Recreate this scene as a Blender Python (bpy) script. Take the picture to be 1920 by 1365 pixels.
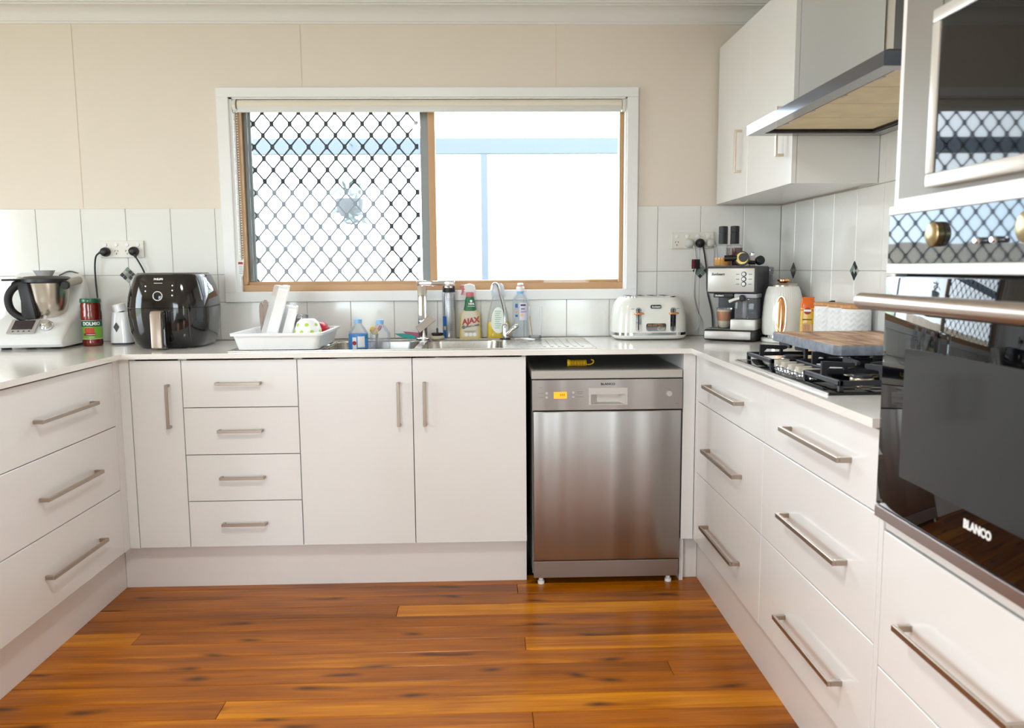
import bpy, bmesh, math, random
from mathutils import Matrix, Vector
random.seed(7)
PI = math.pi
for o in list(bpy.data.objects): bpy.data.objects.remove(o, do_unlink=True)
scn = bpy.context.scene
COL = scn.collection

# ------------------------------------------------------------------ camera
def cam_rot(y=-.0302, p=-.1176, r=.0075):
    return Matrix.Rotation(y, 3, 'Z') @ Matrix.Rotation(p, 3, 'X') @ Matrix.Rotation(r, 3, 'Y')
cd = bpy.data.cameras.new('camera'); cam = bpy.data.objects.new('camera', cd); COL.objects.link(cam)
cd.sensor_width = 36; cd.lens = 1506.06/1920*36; cd.clip_start = .05
RM = cam_rot()
right, fwd, up = RM.col[0], RM.col[1], RM.col[2]
cam.matrix_world = Matrix(((right[0], up[0], -fwd[0], 1.3986), (right[1], up[1], -fwd[1], -3.7368), (right[2], up[2], -fwd[2], 1.2815), (0, 0, 0, 1)))
cd.dof.use_dof = True; cd.dof.focus_distance = 3.3; cd.dof.aperture_fstop = 4.5
scn.camera = cam

# ------------------------------------------------------------------ world, lights, exposure
w = bpy.data.worlds.new('overcast_sky'); scn.world = w; w.use_nodes = True
wb = w.node_tree.nodes['Background']; wb.inputs[0].default_value = (.80, .915, 1, 1); wb.inputs[1].default_value = 6.0
def portal(name, loc, rot, sx, sy):
    l = bpy.data.lights.new(name, 'AREA'); l.shape = 'RECTANGLE'; l.size = sx; l.size_y = sy; l.cycles.is_portal = True
    o = bpy.data.objects.new(name, l); COL.objects.link(o); o.location = loc; o.rotation_euler = rot
# sky portals: the kitchen window, plus openings added to the unseen walls for light
portal('portal_rear_added_opening', (-.65, -6.26, 1.375), (PI/2, 0, 0), 1.6, 1.85)
portal('portal_rear_added_slot', (2.38, -6.26, 1.25), (PI/2, 0, 0), .54, 2.1)  # narrow opening added to throw a bright streak on the dishwasher steel
portal('portal_left_added_opening', (-2.66, -2.4, 1.375), (PI/2, 0, -PI/2), 1.9, 1.85)
portal('portal_kitchen_window', (1.149, .125, 1.618), (PI/2, 0, PI), 1.786, .864)
vs = scn.view_settings
vs.view_transform = 'Standard'; vs.look = 'None'; vs.exposure = 0.84; vs.gamma = 1.0; vs.use_curve_mapping = False

# ------------------------------------------------------------------ materials
MATS = {}
def lin(c):
    return tuple(((v/255)/12.92 if v/255 <= .04045 else ((v/255+.055)/1.055)**2.4) for v in c)
def mat(name, rgb, rough=.5, metal=0., coat=0., noise=0., nscale=8., bump=0., bscale=60., trans=0., emit=0., alpha=1., stretch=None, ior=1.5, rvar=0., bdet=2, bdist=.002):
    if name in MATS: return MATS[name]
    m = bpy.data.materials.new(name); m.use_nodes = True; nt = m.node_tree; b = nt.nodes['Principled BSDF']
    c = lin(rgb)
    b.inputs['Base Color'].default_value = (*c, 1); b.inputs['Roughness'].default_value = rough; b.inputs['Metallic'].default_value = metal
    b.inputs['Coat Weight'].default_value = coat; b.inputs['Coat Roughness'].default_value = .06
    b.inputs['Transmission Weight'].default_value = trans; b.inputs['IOR'].default_value = ior; b.inputs['Alpha'].default_value = alpha
    if emit: b.inputs['Emission Color'].default_value = (*c, 1); b.inputs['Emission Strength'].default_value = emit
    tc = nt.nodes.new('ShaderNodeTexCoord'); mp = nt.nodes.new('ShaderNodeMapping'); nt.links.new(tc.outputs['Object'], mp.inputs[0])
    if stretch: mp.inputs['Scale'].default_value = stretch
    n = nt.nodes.new('ShaderNodeTexNoise'); n.inputs['Scale'].default_value = nscale; n.inputs['Detail'].default_value = 4; nt.links.new(mp.outputs[0], n.inputs['Vector'])
    k = noise or .015
    mx = nt.nodes.new('ShaderNodeMix'); mx.data_type = 'RGBA'; nt.links.new(n.outputs[0], mx.inputs[0])
    mx.inputs[6].default_value = (*[max(0, v*(1-k)) for v in c], 1); mx.inputs[7].default_value = (*[min(1, v*(1+k)) for v in c], 1)
    nt.links.new(mx.outputs[2], b.inputs['Base Color'])
    if rvar:
        mr = nt.nodes.new('ShaderNodeMapRange'); mr.inputs[3].default_value = max(0, rough-rvar); mr.inputs[4].default_value = rough+rvar
        nt.links.new(n.outputs[0], mr.inputs[0]); nt.links.new(mr.outputs[0], b.inputs['Roughness'])
    if bump:
        n2 = nt.nodes.new('ShaderNodeTexNoise'); n2.inputs['Scale'].default_value = bscale; n2.inputs['Detail'].default_value = bdet; nt.links.new(mp.outputs[0], n2.inputs['Vector'])
        bp = nt.nodes.new('ShaderNodeBump'); bp.inputs['Strength'].default_value = bump; bp.inputs['Distance'].default_value = bdist
        nt.links.new(n2.outputs[0], bp.inputs['Height']); nt.links.new(bp.outputs[0], b.inputs['Normal'])
    MATS[name] = m; return m
def glass(name, tint=(1, 1, 1), gloss=1.0, ior=1.45, diff=0.):
    """thin clear sheet: transparent, with a fresnel reflection (and a little milkiness)"""
    if name in MATS: return MATS[name]
    m = bpy.data.materials.new(name); m.use_nodes = True; nt = m.node_tree; nt.nodes.clear()
    out = nt.nodes.new('ShaderNodeOutputMaterial'); t = nt.nodes.new('ShaderNodeBsdfTransparent'); t.inputs[0].default_value = (*tint, 1)
    g = nt.nodes.new('ShaderNodeBsdfGlossy'); g.inputs['Roughness'].default_value = .02; fr = nt.nodes.new('ShaderNodeFresnel'); fr.inputs[0].default_value = ior
    mu = nt.nodes.new('ShaderNodeMath'); mu.operation = 'MULTIPLY'; mu.inputs[1].default_value = gloss; nt.links.new(fr.outputs[0], mu.inputs[0])
    a = nt.nodes.new('ShaderNodeMixShader'); nt.links.new(mu.outputs[0], a.inputs[0]); nt.links.new(t.outputs[0], a.inputs[1]); nt.links.new(g.outputs[0], a.inputs[2])
    if diff:
        d = nt.nodes.new('ShaderNodeBsdfDiffuse'); d.inputs[0].default_value = (.85, .87, .9, 1); b2 = nt.nodes.new('ShaderNodeMixShader'); b2.inputs[0].default_value = diff
        nt.links.new(a.outputs[0], b2.inputs[1]); nt.links.new(d.outputs[0], b2.inputs[2]); a = b2
    nt.links.new(a.outputs[0], out.inputs[0]); MATS[name] = m; return m

def wood_floor():
    m = bpy.data.materials.new('cypress_boards'); m.use_nodes = True; nt = m.node_tree; b = nt.nodes['Principled BSDF']; N = nt.nodes.new; L = nt.links.new
    geo = N('ShaderNodeNewGeometry'); oi = N('ShaderNodeObjectInfo')
    off = N('ShaderNodeMath'); off.operation = 'MULTIPLY'; off.inputs[1].default_value = 37.; L(oi.outputs['Random'], off.inputs[0])
    cmb = N('ShaderNodeCombineXYZ'); L(off.outputs[0], cmb.inputs[0]); L(off.outputs[0], cmb.inputs[2])
    add = N('ShaderNodeVectorMath'); add.operation = 'ADD'; L(geo.outputs['Position'], add.inputs[0]); L(cmb.outputs[0], add.inputs[1])
    # knots
    mk = N('ShaderNodeMapping'); mk.inputs['Scale'].default_value = (1.9, 7.2, 1)
    dn = N('ShaderNodeTexNoise'); dn.inputs['Scale'].default_value = 2.2; L(add.outputs[0], dn.inputs['Vector']); dv = N('ShaderNodeVectorMath'); dv.operation = 'MULTIPLY_ADD'; dv.inputs[1].default_value = (.5, .12, 0); L(dn.outputs['Color'], dv.inputs[0]); L(add.outputs[0], dv.inputs[2]); L(dv.outputs[0], mk.inputs[0])
    vo = N('ShaderNodeTexVoronoi'); vo.voronoi_dimensions = '2D'; vo.inputs['Scale'].default_value = 1.0; vo.inputs['Randomness'].default_value = 1.; L(mk.outputs[0], vo.inputs['Vector'])
    kr = N('ShaderNodeValToRGB'); kr.color_ramp.elements[0].position = .02; kr.color_ramp.elements[0].color = (1, 1, 1, 1); kr.color_ramp.elements[1].position = .13; kr.color_ramp.elements[1].color = (0, 0, 0, 1); L(vo.outputs['Distance'], kr.inputs[0])
    # grain
    mg = N('ShaderNodeMapping'); mg.inputs['Scale'].default_value = (1.6, 26, 1); L(add.outputs[0], mg.inputs[0])
    gn = N('ShaderNodeTexNoise'); gn.inputs['Scale'].default_value = 1.6; gn.inputs['Detail'].default_value = 6; gn.inputs['Distortion'].default_value = .9; L(mg.outputs[0], gn.inputs['Vector'])
    mb = N('ShaderNodeMapping'); mb.inputs['Scale'].default_value = (1.3, 8, 1); L(add.outputs[0], mb.inputs[0])
    bn = N('ShaderNodeTexNoise'); bn.inputs['Scale'].default_value = 1.4; bn.inputs['Detail'].default_value = 2; L(mb.outputs[0], bn.inputs['Vector'])
    s1 = N('ShaderNodeMath'); s1.operation = 'MULTIPLY_ADD'; s1.inputs[1].default_value = .55; L(gn.outputs[0], s1.inputs[0])
    s0 = N('ShaderNodeMath'); s0.operation = 'MULTIPLY_ADD'; s0.inputs[1].default_value = .65; L(bn.outputs[0], s0.inputs[0]); s0.inputs[2].default_value = -.33; L(s0.outputs[0], s1.inputs[2])
    cs = N('ShaderNodeSeparateColor'); L(oi.outputs['Color'], cs.inputs[0])
    s2 = N('ShaderNodeMath'); s2.operation = 'ADD'; L(s1.outputs[0], s2.inputs[0]); L(cs.outputs[0], s2.inputs[1])
    cr = N('ShaderNodeValToRGB'); e = cr.color_ramp.elements
    e[0].position = .22; e[0].color = (*lin((74, 37, 2)), 1); e[1].position = 1.; e[1].color = (*lin((228, 146, 6)), 1)
    x = e.new(.5); x.color = (*lin((136, 73, 2)), 1); x = e.new(.75); x.color = (*lin((182, 102, 2)), 1)
    L(s2.outputs[0], cr.inputs[0])
    mx = N('ShaderNodeMix'); mx.data_type = 'RGBA'; mu = N('ShaderNodeMath'); mu.operation = 'MULTIPLY'; mu.inputs[1].default_value = .8; L(kr.outputs[0], mu.inputs[0]); L(mu.outputs[0], mx.inputs[0]); L(cr.outputs[0], mx.inputs[6]); mx.inputs[7].default_value = (*lin((48, 22, 9)), 1)
    L(mx.outputs[2], b.inputs['Base Color']); b.inputs['Roughness'].default_value = .3; b.inputs['Coat Weight'].default_value = .1; b.inputs['Coat Roughness'].default_value = .2; b.inputs['Specular IOR Level'].default_value = .22
    bp = N('ShaderNodeBump'); bp.inputs['Strength'].default_value = .08; bp.inputs['Distance'].default_value = .002; L(gn.outputs[0], bp.inputs['Height']); L(bp.outputs[0], b.inputs['Normal'])
    return m
def brushed(name, rgb, rough, sc, var=.12):
    m = mat(name, rgb, rough, 1., noise=.06, nscale=3., stretch=sc, rvar=var); return m
def board_wood(name, cols, sc, axis_scale):
    m = bpy.data.materials.new(name); m.use_nodes = True; nt = m.node_tree; b = nt.nodes['Principled BSDF']; N = nt.nodes.new; L = nt.links.new
    tc = N('ShaderNodeTexCoord'); mp = N('ShaderNodeMapping'); mp.inputs['Scale'].default_value = axis_scale; L(tc.outputs['Object'], mp.inputs[0])
    n = N('ShaderNodeTexNoise'); n.inputs['Scale'].default_value = sc; n.inputs['Detail'].default_value = 5; n.inputs['Distortion'].default_value = .6; L(mp.outputs[0], n.inputs['Vector'])
    cr = N('ShaderNodeValToRGB'); e = cr.color_ramp.elements; e[0].position = .3; e[1].position = .72
    e[0].color = (*lin(cols[0]), 1); e[1].color = (*lin(cols[2]), 1); x = e.new(.5); x.color = (*lin(cols[1]), 1)
    L(n.outputs[0], cr.inputs[0]); L(cr.outputs[0], b.inputs['Base Color']); b.inputs['Roughness'].default_value = .5
    return m
WALL = mat('cream_wall_paint', (230, 219, 205), .6, bump=.06, bscale=90)
CEIL = mat('white_ceiling_paint', (236, 234, 232), .7)
CORN = mat('white_cornice_paint', (232, 230, 226), .6)
TRIM = mat('white_gloss_trim', (240, 240, 238), .3)
TILE = mat('white_glazed_tile', (236, 235, 230), .12, coat=.3, bump=.05, bscale=14)
GROUT = mat('grout', (205, 198, 184), .8)
CAB = mat('white_gloss_cabinet', (236, 235, 232), .22, coat=.35)
KICK = mat('white_kick_panel', (232, 226, 221), .32)
CARC = mat('carcass_board', (228, 224, 216), .5)
STONE = mat('off_white_stone', (240, 236, 229), .12, coat=.15, noise=.05, nscale=220)
NICK = mat('brushed_nickel', (176, 164, 150), .34, 1.)
STEEL = brushed('brushed_steel', (178, 168, 160), .3, (1, 1, 40))
DWST = mat('dishwasher_steel', (162, 157, 153), .32, 1., noise=.05, nscale=3., bump=1., bscale=2.2, stretch=(3.2, 1, .16), rvar=.02, bdet=0, bdist=.03)
SINKST = brushed('sink_steel', (190, 184, 174), .26, (1, 30, 1))
CHROME = mat('chrome', (225, 228, 232), .06, 1.)
SILVER = mat('silver_plastic', (196, 192, 186), .38, .35)
MWSILV = mat('matt_silver_surround', (132, 127, 118), .45, .1)
WPL = mat('white_plastic', (240, 240, 238), .35)
WGL = mat('white_gloss_plastic', (240, 240, 240), .15, coat=.4)
CREAMPL = mat('ivory_plastic', (232, 228, 218), .35)
BLK = mat('black_plastic', (22, 22, 24), .4)
BGL = mat('black_gloss', (14, 14, 17), .08, coat=.5)
BGLASS = mat('black_glass', (8, 8, 10), .03, ior=1.45)
DARK = mat('dark_interior', (30, 30, 32), .7)
IRON = mat('cast_iron', (38, 38, 44), .42, .2, bump=.1, bscale=300)
COPPER = mat('copper_trim', (238, 170, 120), .16, 1.)
BRASS = mat('brass_ring', (200, 160, 100), .25, 1.)
TAN = mat('tan_aluminium', (186, 146, 104), .4, .15)
GREYAL = mat('grey_aluminium', (128, 132, 132), .4, .4)
PANE = glass('window_glass', gloss=.6)
CLEAR = glass('clear_plastic', (.975, .985, .99), .5, 1.35, diff=.06)
CLEARB = glass('water_bottle_plastic', (.96, .98, 1.), .5, 1.33, diff=.14)
SMOKE = glass('smoky_tank', (.62, .63, .70), diff=.12)
JARGL = glass('jar_glass', (.95, .95, .93))
RED = mat('red_plastic', (200, 30, 45), .3)
GREEN = mat('green_print', (35, 110, 70), .4)
LIME = mat('lime_print', (120, 180, 60), .4)
LIMED = mat('lime_dots', (180, 215, 70), .4)
BLUE = mat('blue_print', (20, 100, 175), .4)
LBLUE = mat('light_blue_cap', (140, 190, 235), .35)
YEL = mat('yellow_plastic', (250, 200, 30), .35)
AMBER = mat('amber_oil', (220, 150, 20), .12, coat=.5)
SAUCE = mat('tomato_sauce', (150, 40, 18), .2, coat=.5, noise=.2, nscale=60)
MAROON = mat('maroon_liquid', (100, 20, 20), .15, coat=.4)
PINKR = mat('pinkish_red', (205, 110, 115), .4)
PINK = mat('dusty_pink', (190, 95, 125), .5)
TEAL = mat('teal_plastic', (40, 165, 155), .4)
DETERG = mat('yellow_detergent', (240, 205, 20), .15, coat=.4)
PAPER = mat('white_label', (242, 242, 240), .5)
GREYP = mat('grey_print', (120, 120, 122), .6)
DGREY = mat('dark_grey_plastic', (58, 58, 62), .45)
BEIGE = mat('beige_label', (214, 205, 184), .45)
REDP = mat('red_print', (175, 45, 50), .5)
ORANGE = mat('orange_film', (235, 110, 35), .3, coat=.3)
GOLD = mat('golden_film', (232, 182, 40), .3, coat=.3)
WOODL = board_wood('bamboo_lid', ((190, 130, 75), (205, 150, 92), (220, 168, 112)), 6, (3, 20, 3))
HANDW = mat('taupe_melamine', (165, 145, 130), .45)
FLOORM = wood_floor()

# ------------------------------------------------------------------ mesh helpers
def nb(): return bmesh.new()
def box(bm, lo, hi, bev=0., seg=2):
    r = bmesh.ops.create_cube(bm, size=1.); v = r['verts']
    for q in v:
        q.co = Vector([lo[i]+(q.co[i]+.5)*(hi[i]-lo[i]) for i in range(3)])
    if bev:
        es = list({e for q in v for e in q.link_edges})
        bmesh.ops.bevel(bm, geom=es, offset=bev, segments=seg, affect='EDGES', profile=.5)
    return bm
def loft(bm, rings, cap0=True, cap1=True, closed=True):
    R = [[bm.verts.new(p) for p in r] for r in rings]; n = len(R[0])
    for a, b in zip(R, R[1:]):
        for i in range(n if closed else n-1):
            j = (i+1) % n
            try: bm.faces.new((a[i], a[j], b[j], b[i]))
            except ValueError: pass
    if cap0: bm.faces.new(R[0][::-1])
    if cap1: bm.faces.new(R[-1])
    return bm
def lathe(bm, prof, n=28, c=(0, 0, 0), cap0=True, cap1=True, a0=0.):
    return loft(bm, [[(c[0]+r*math.cos(a0+2*PI*i/n), c[1]+r*math.sin(a0+2*PI*i/n), c[2]+z) for i in range(n)] for r, z in prof], cap0, cap1)
def lathe_ax(bm, prof, p, d, n=24):
    """profile (r, t) turned about direction d from p"""
    d = Vector(d).normalized(); u = d.orthogonal().normalized(); v = d.cross(u); p = Vector(p)
    return loft(bm, [[p+d*t+(u*math.cos(2*PI*i/n)+v*math.sin(2*PI*i/n))*r for i in range(n)] for r, t in prof])
def cyl(bm, p0, p1, r0, r1=None, n=20):
    p0, p1 = Vector(p0), Vector(p1)
    return lathe_ax(bm, [(r0, 0), (r1 if r1 is not None else r0, (p1-p0).length)], p0, p1-p0, n)
def tube(bm, pts, r, n=8, flat=1.):
    P = [Vector(p) for p in pts]; rings = []; pu = None
    for i, p in enumerate(P):
        t = (P[min(i+1, len(P)-1)]-P[max(i-1, 0)]).normalized()
        u = t.orthogonal().normalized() if pu is None else (pu-t*pu.dot(t)).normalized()
        pu = u; v = t.cross(u); rad = r[i] if isinstance(r, (list, tuple)) else r
        rings.append([p+(u*math.cos(2*PI*k/n)+v*math.sin(2*PI*k/n)*flat)*rad for k in range(n)])
    return loft(bm, rings)
def spline(pts, m=8):
    P = [Vector(p) for p in pts]; P = [P[0]*2-P[1]]+P+[P[-1]*2-P[-2]]; out = []
    for i in range(1, len(P)-2):
        a, b, c, d = P[i-1:i+3]
        for k in range(m):
            t = k/m; out.append(.5*((2*b)+(c-a)*t+(2*a-5*b+4*c-d)*t*t+(3*b-a-3*c+d)*t**3))
    out.append(P[-2]); return out
def prism(bm, pts, ax, a, b, bev=0., seg=2):
    """2-D outline (in the two axes other than ax, in xyz order) extruded along ax from a to b"""
    def P(p, t):
        q = list(p); q.insert('xyz'.index(ax), t); return q
    n0 = len(bm.verts)
    loft(bm, [[P(p, a) for p in pts], [P(p, b) for p in pts]])
    bm.verts.ensure_lookup_table()
    if bev:
        vs = bm.verts[n0:]; es = [e for e in {e for v in vs for e in v.link_edges} if abs(e.verts[0].co['xyz'.index(ax)]-e.verts[1].co['xyz'.index(ax)]) < 1e-7]
        bmesh.ops.bevel(bm, geom=es, offset=bev, segments=seg, affect='EDGES', profile=.5)
    return bm
def rrect(w, d, r, n=5, cx=0., cy=0.):
    r = min(r, w/2-1e-4, d/2-1e-4); o = []
    for k, (sx, sy) in enumerate(((1, 1), (-1, 1), (-1, -1), (1, -1))):
        for i in range(n+1):
            a = PI/2*k+PI/2*i/n; o.append((cx+sx*(w/2-r)+r*math.cos(a), cy+sy*(d/2-r)+r*math.sin(a)))
    return o
def rings_rr(levels, n=5):
    """levels: (z, w, d, r[, cx, cy])"""
    return [[(x, y, l[0]) for x, y in rrect(l[1], l[2], l[3], n, *(l[4:6] if len(l) > 4 else (0, 0)))] for l in levels]
def obj(name, bm, m, parent=None, smooth=True, world=False, label=None):
    bmesh.ops.remove_doubles(bm, verts=bm.verts, dist=1e-6)
    bmesh.ops.recalc_face_normals(bm, faces=bm.faces)
    if world and parent is not None:
        root = parent
        while root.parent is not None: root = root.parent
        bmesh.ops.translate(bm, verts=bm.verts, vec=-root.location)
    me = bpy.data.meshes.new(name); bm.to_mesh(me); bm.free()
    if smooth:
        me.shade_smooth(); me.set_sharp_from_angle(angle=math.radians(38))
    me.materials.append(m); o = bpy.data.objects.new(name, me); COL.objects.link(o)
    if parent is not None: o.parent = parent
    if label: o['label'] = label
    return o
def tag(o, label=None, cat=None, group=None, kind=None):
    for k, v in (('label', label), ('category', cat), ('group', group), ('kind', kind)):
        if v: o[k] = v
    return o
def thing(name, label, cat, loc=(0, 0, 0), rz=0., group=None):
    o = bpy.data.objects.new(name, None); COL.objects.link(o); o.empty_display_size = .05
    o.location = loc; o.rotation_euler = (0, 0, rz); return tag(o, label, cat, group)
def struct(name, bm, m, label=None, smooth=False):
    return tag(obj(name, bm, m, None, smooth), label, None, None, 'structure')
def B(lo, hi, bev=0., seg=2): return box(nb(), lo, hi, bev, seg)
def text(s, size, loc, m, parent, rz=0., rx=PI/2, shear=0., off=0., name='lettering', world=False, ry=0., sx=1.):
    cu = bpy.data.curves.new('t', 'FONT'); cu.body = s; cu.size = size; cu.align_x = 'CENTER'; cu.align_y = 'CENTER'; cu.extrude = .0003; cu.shear = shear; cu.offset = off; cu.resolution_u = 3
    to = bpy.data.objects.new('t', cu); COL.objects.link(to)
    dg = bpy.context.evaluated_depsgraph_get(); dg.update(); me = bpy.data.meshes.new_from_object(to.evaluated_get(dg))
    bpy.data.objects.remove(to); bpy.data.curves.remove(cu)
    me.transform(Matrix.Translation(loc) @ Matrix.Rotation(rz, 4, 'Z') @ Matrix.Rotation(rx, 4, 'X') @ Matrix.Rotation(ry, 4, 'Z') @ Matrix.Diagonal((sx, 1, 1, 1)))
    if world:
        root = parent
        while root.parent is not None: root = root.parent
        me.transform(Matrix.Translation(-root.location))
    me.materials.clear(); me.materials.append(m); me.name = name
    o = bpy.data.objects.new(name, me); COL.objects.link(o); o.parent = parent; return o
def copy_tree(o, parent=None, dloc=None):
    c = o.copy(); COL.objects.link(c); c.parent = parent
    if dloc is not None: c.location = o.location+Vector(dloc)
    for ch in [q for q in list(bpy.data.objects) if q.parent == o]: copy_tree(ch, c)
    return c
def handle_bm(a, b, n, stand=.03, w=.011, t=.008):
    """flat bar handle from a to b (points on the face), n outward normal (axis vectors)"""
    bm = nb(); a, b, n = Vector(a), Vector(b), Vector(n); d = (b-a).normalized(); s = d.cross(n)
    def bx(p, q):
        c = [min(p[i], q[i]) for i in range(3)], [max(p[i], q[i]) for i in range(3)]; box(bm, c[0], c[1], .0008, 1)
    bx(a+n*(stand-t)-s*w/2, b+n*stand+s*w/2)
    bx(a-s*w/2, a+d*.010+n*(stand-t)+s*w/2); bx(b-d*.010-s*w/2, b+n*(stand-t)+s*w/2)
    return bm
def carcass(lo, hi, openax, sgn, t=.016):
    """open box of boards; the open side faces sgn*axis"""
    bm = nb()
    for ax in range(3):
        for s in (0, 1):
            if ax == openax and ((s == 1) == (sgn > 0)): continue
            if ax == 2 and s == 1: continue
            l, h = list(lo), list(hi)
            if s: l[ax] = hi[ax]-t
            else: h[ax] = lo[ax]+t
            box(bm, l, h)
    return bm

# ------------------------------------------------------------------ the room
CEILZ, WX0, WX1, WY1 = 2.45, -2.6, 2.773, -6.2
fl = struct('floor', B((WX0-.1, WY1-.1, -.12), (WX1+.1, .13, -.022)), DARK, 'dark subfloor carrying polished cypress floorboards')
edges = [-.576+.0956*1-.0956*k for k in range(46)]      # board edges along y
joints = {1: [1.508], 3: [1.046], 5: [.154], 6: [1.517], 8: [1.977], 10: [.602], 11: [1.517]}
tones = {(3, 1): .2, (6, 1): .2, (10, 1): .16, (8, 1): .05, (5, 0): .1, (11, 0): .08, (1, 0): -.08, (2, 0): -.06, (4, 0): -.04, (7, 0): .04, (9, 0): .06, (10, 0): -.02}
for k in range(45):
    y1, y0 = edges[k], edges[k+1]
    js = joints.get(k, [] if k < 12 else [random.uniform(-1, 2.2)])
    if k < 12: js = [-1.2+.37*(k % 4)]+js
    xs = [WX0]+js+[WX1]
    for i in range(len(xs)-1):
        p = obj('plank', B((xs[i]+.0008, y0+.0011, -.022), (xs[i+1]-.0008, y1-.0011, 0), .0012, 1), FLOORM, fl, False)
        t = tones.get((k, i-1 if k < 12 else i), random.uniform(-.06, .1)); p.color = (max(0, min(1, .42+t)), 0, 0, 1)
struct('ceiling', B((WX0-.1, WY1-.1, CEILZ), (WX1+.1, .13, CEILZ+.08)), CEIL, 'white painted ceiling')
# back wall with the window opening
OX0, OX1, OZ0, OZ1 = .256, 2.042, 1.186, 2.050
bm = nb()
for lo, hi in (((WX0-.1, .008, 0), (OX0, .13, CEILZ)), ((OX1, .008, 0), (WX1+.1, .13, CEILZ)), ((OX0, .008, 0), (OX1, .13, OZ0)), ((OX0, .008, OZ1), (OX1, .13, CEILZ))): box(bm, lo, hi)
wall_back = struct('wall_back', bm, WALL, 'cream painted wall with white tiles and the kitchen window')
wall_right = struct('wall_right', B((WX1, WY1, 0), (WX1+.12, .008, CEILZ)), WALL, 'cream painted wall behind the hob and oven tower')
bm = nb()
for lo, hi in (((WX0-.12, -1.45, 0), (WX0, .008, CEILZ)), ((WX0-.12, WY1, 0), (WX0, -3.35, CEILZ)), ((WX0-.12, -3.35, 2.3), (WX0, -1.45, CEILZ)), ((WX0-.12, -3.35, 0), (WX0, -1.45, .45))): box(bm, lo, hi)
struct('wall_left', bm, WALL, 'unseen cream painted wall with a wide opening added to let in light')  # opening added in an unseen wall so light reaches the right-hand cabinets
bm = nb()
for lo, hi in (((WX0-.12, WY1-.12, 0), (-1.45, WY1, CEILZ)), ((.15, WY1-.12, 0), (2.11, WY1, CEILZ)), ((2.65, WY1-.12, 0), (WX1+.12, WY1, CEILZ)), ((2.11, WY1-.12, 2.3), (2.65, WY1, CEILZ)), ((2.11, WY1-.12, 0), (2.65, WY1, .2)), ((-1.45, WY1-.12, 2.3), (.15, WY1, CEILZ)), ((-1.45, WY1-.12, 0), (.15, WY1, .45))): box(bm, lo, hi)
struct('wall_front', bm, WALL, 'unseen cream painted wall with a wide opening added to let in light')  # both openings added behind the camera as fill light for the cabinets
# thin cover joints of the wall sheeting above the tiles
for x in (-.42, .58, 1.72): 
    obj('sheet_joint', B((x-.0012, .0068, 1.57 if not OX0-.06 < x < OX1+.06 else 2.095), (x+.0012, .009, 2.37)), mat('wall_joint', (222, 204, 182), .7), wall_back, False)
# cornice: cove profile
def cornice(name, p0, p1, inward):
    pr = [(0, 2.368), (.006, 2.368), (.008, 2.376)]+[(.012+.052*(1-math.cos(a)), 2.378+.054*math.sin(a)) for a in [i*PI/2/6 for i in range(7)]]+[(.066, 2.438), (.078, 2.438), (.078, CEILZ), (0, CEILZ)]
    bm = nb(); p0, p1, n = Vector(p0), Vector(p1), Vector(inward)
    loft(bm, [[(p+n*a)+Vector((0, 0, z)) for a, z in pr] for p in (p0, p1)])
    return struct(name, bm, CORN, 'white cove cornice', True)
cornice('trim_1', (WX0, .008, 0), (WX1, .008, 0), (0, -1, 0))
cornice('trim_2', (WX1, .008, 0), (WX1, WY1, 0), (-1, 0, 0))
# ---- wall tiles
TW, TH, TG = .2, .3, .0022
tile_cache = {}
def tile(parent, ax, u0, u1, z0, z1):
    key = (ax, round(u1-u0, 4), round(z1-z0, 4))
    if key not in tile_cache:
        wd, ht = key[1]-TG, key[2]-TG
        b = B((-wd/2, -.007, -ht/2), (wd/2, 0, ht/2), .0012, 1) if ax == 'x' else B((-.007, -wd/2, -ht/2), (0, wd/2, ht/2), .0012, 1)
        o = obj('tile', b, TILE, parent, False); tile_cache[key] = o.data
    else:
        o = bpy.data.objects.new('tile', tile_cache[key]); COL.objects.link(o); o.parent = parent
    o.location = ((u0+u1)/2, .0075, (z0+z1)/2) if ax == 'x' else (WX1-.0005, (u0+u1)/2, (z0+z1)/2)
    return o
ZB, ZM, ZT = .966, 1.266, 1.566
TX0, TX1, TZ0, TZ1 = .203, 2.092, 1.140, 2.092            # outer edges of the window architrave
for k in range(6):
    x1 = .168-TW*k
    for z0, z1 in ((ZB, ZM), (ZM, ZT)): tile(wall_back, 'x', x1-TW, x1, z0, z1)
for k in range(3):
    x1 = .168-TW*(6+k)
    for z0, z1 in ((ZB, ZM), (ZM, ZT)): tile(wall_back, 'x', x1-TW, x1, z0, z1)
for z0, z1 in ((ZB, ZM), (ZM, ZT)):
    tile(wall_back, 'x', .168, TX0, z0 if z0 > ZB else TZ0, z1)
    tile(wall_back, 'x', TX1, 2.19, z0 if z0 > ZB else TZ0, z1)
    for x in (2.19, 2.39, 2.59): tile(wall_back, 'x', x, min(x+TW, WX1-.008), z0, z1)
x = .168
while x < 2.18:
    x1 = min(x+TW, 2.19); 
    if 2.19-x1 < .03: x1 = 2.19
    tile(wall_back, 'x', x, x1, ZB, TZ0); x = x1
for k in range(11):
    y1 = 0.-TW*k-.17 if k else 0.
    y0 = -.17-TW*k
    for z0, z1 in ((ZB, ZM), (ZM, ZT)): tile(wall_right, 'y', y0, y1 if k == 0 else y0+TW, z0, z1)
    if y0 < -.9: tile(wall_right, 'y', y0, y0+TW, ZT, ZT+TH)
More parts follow.
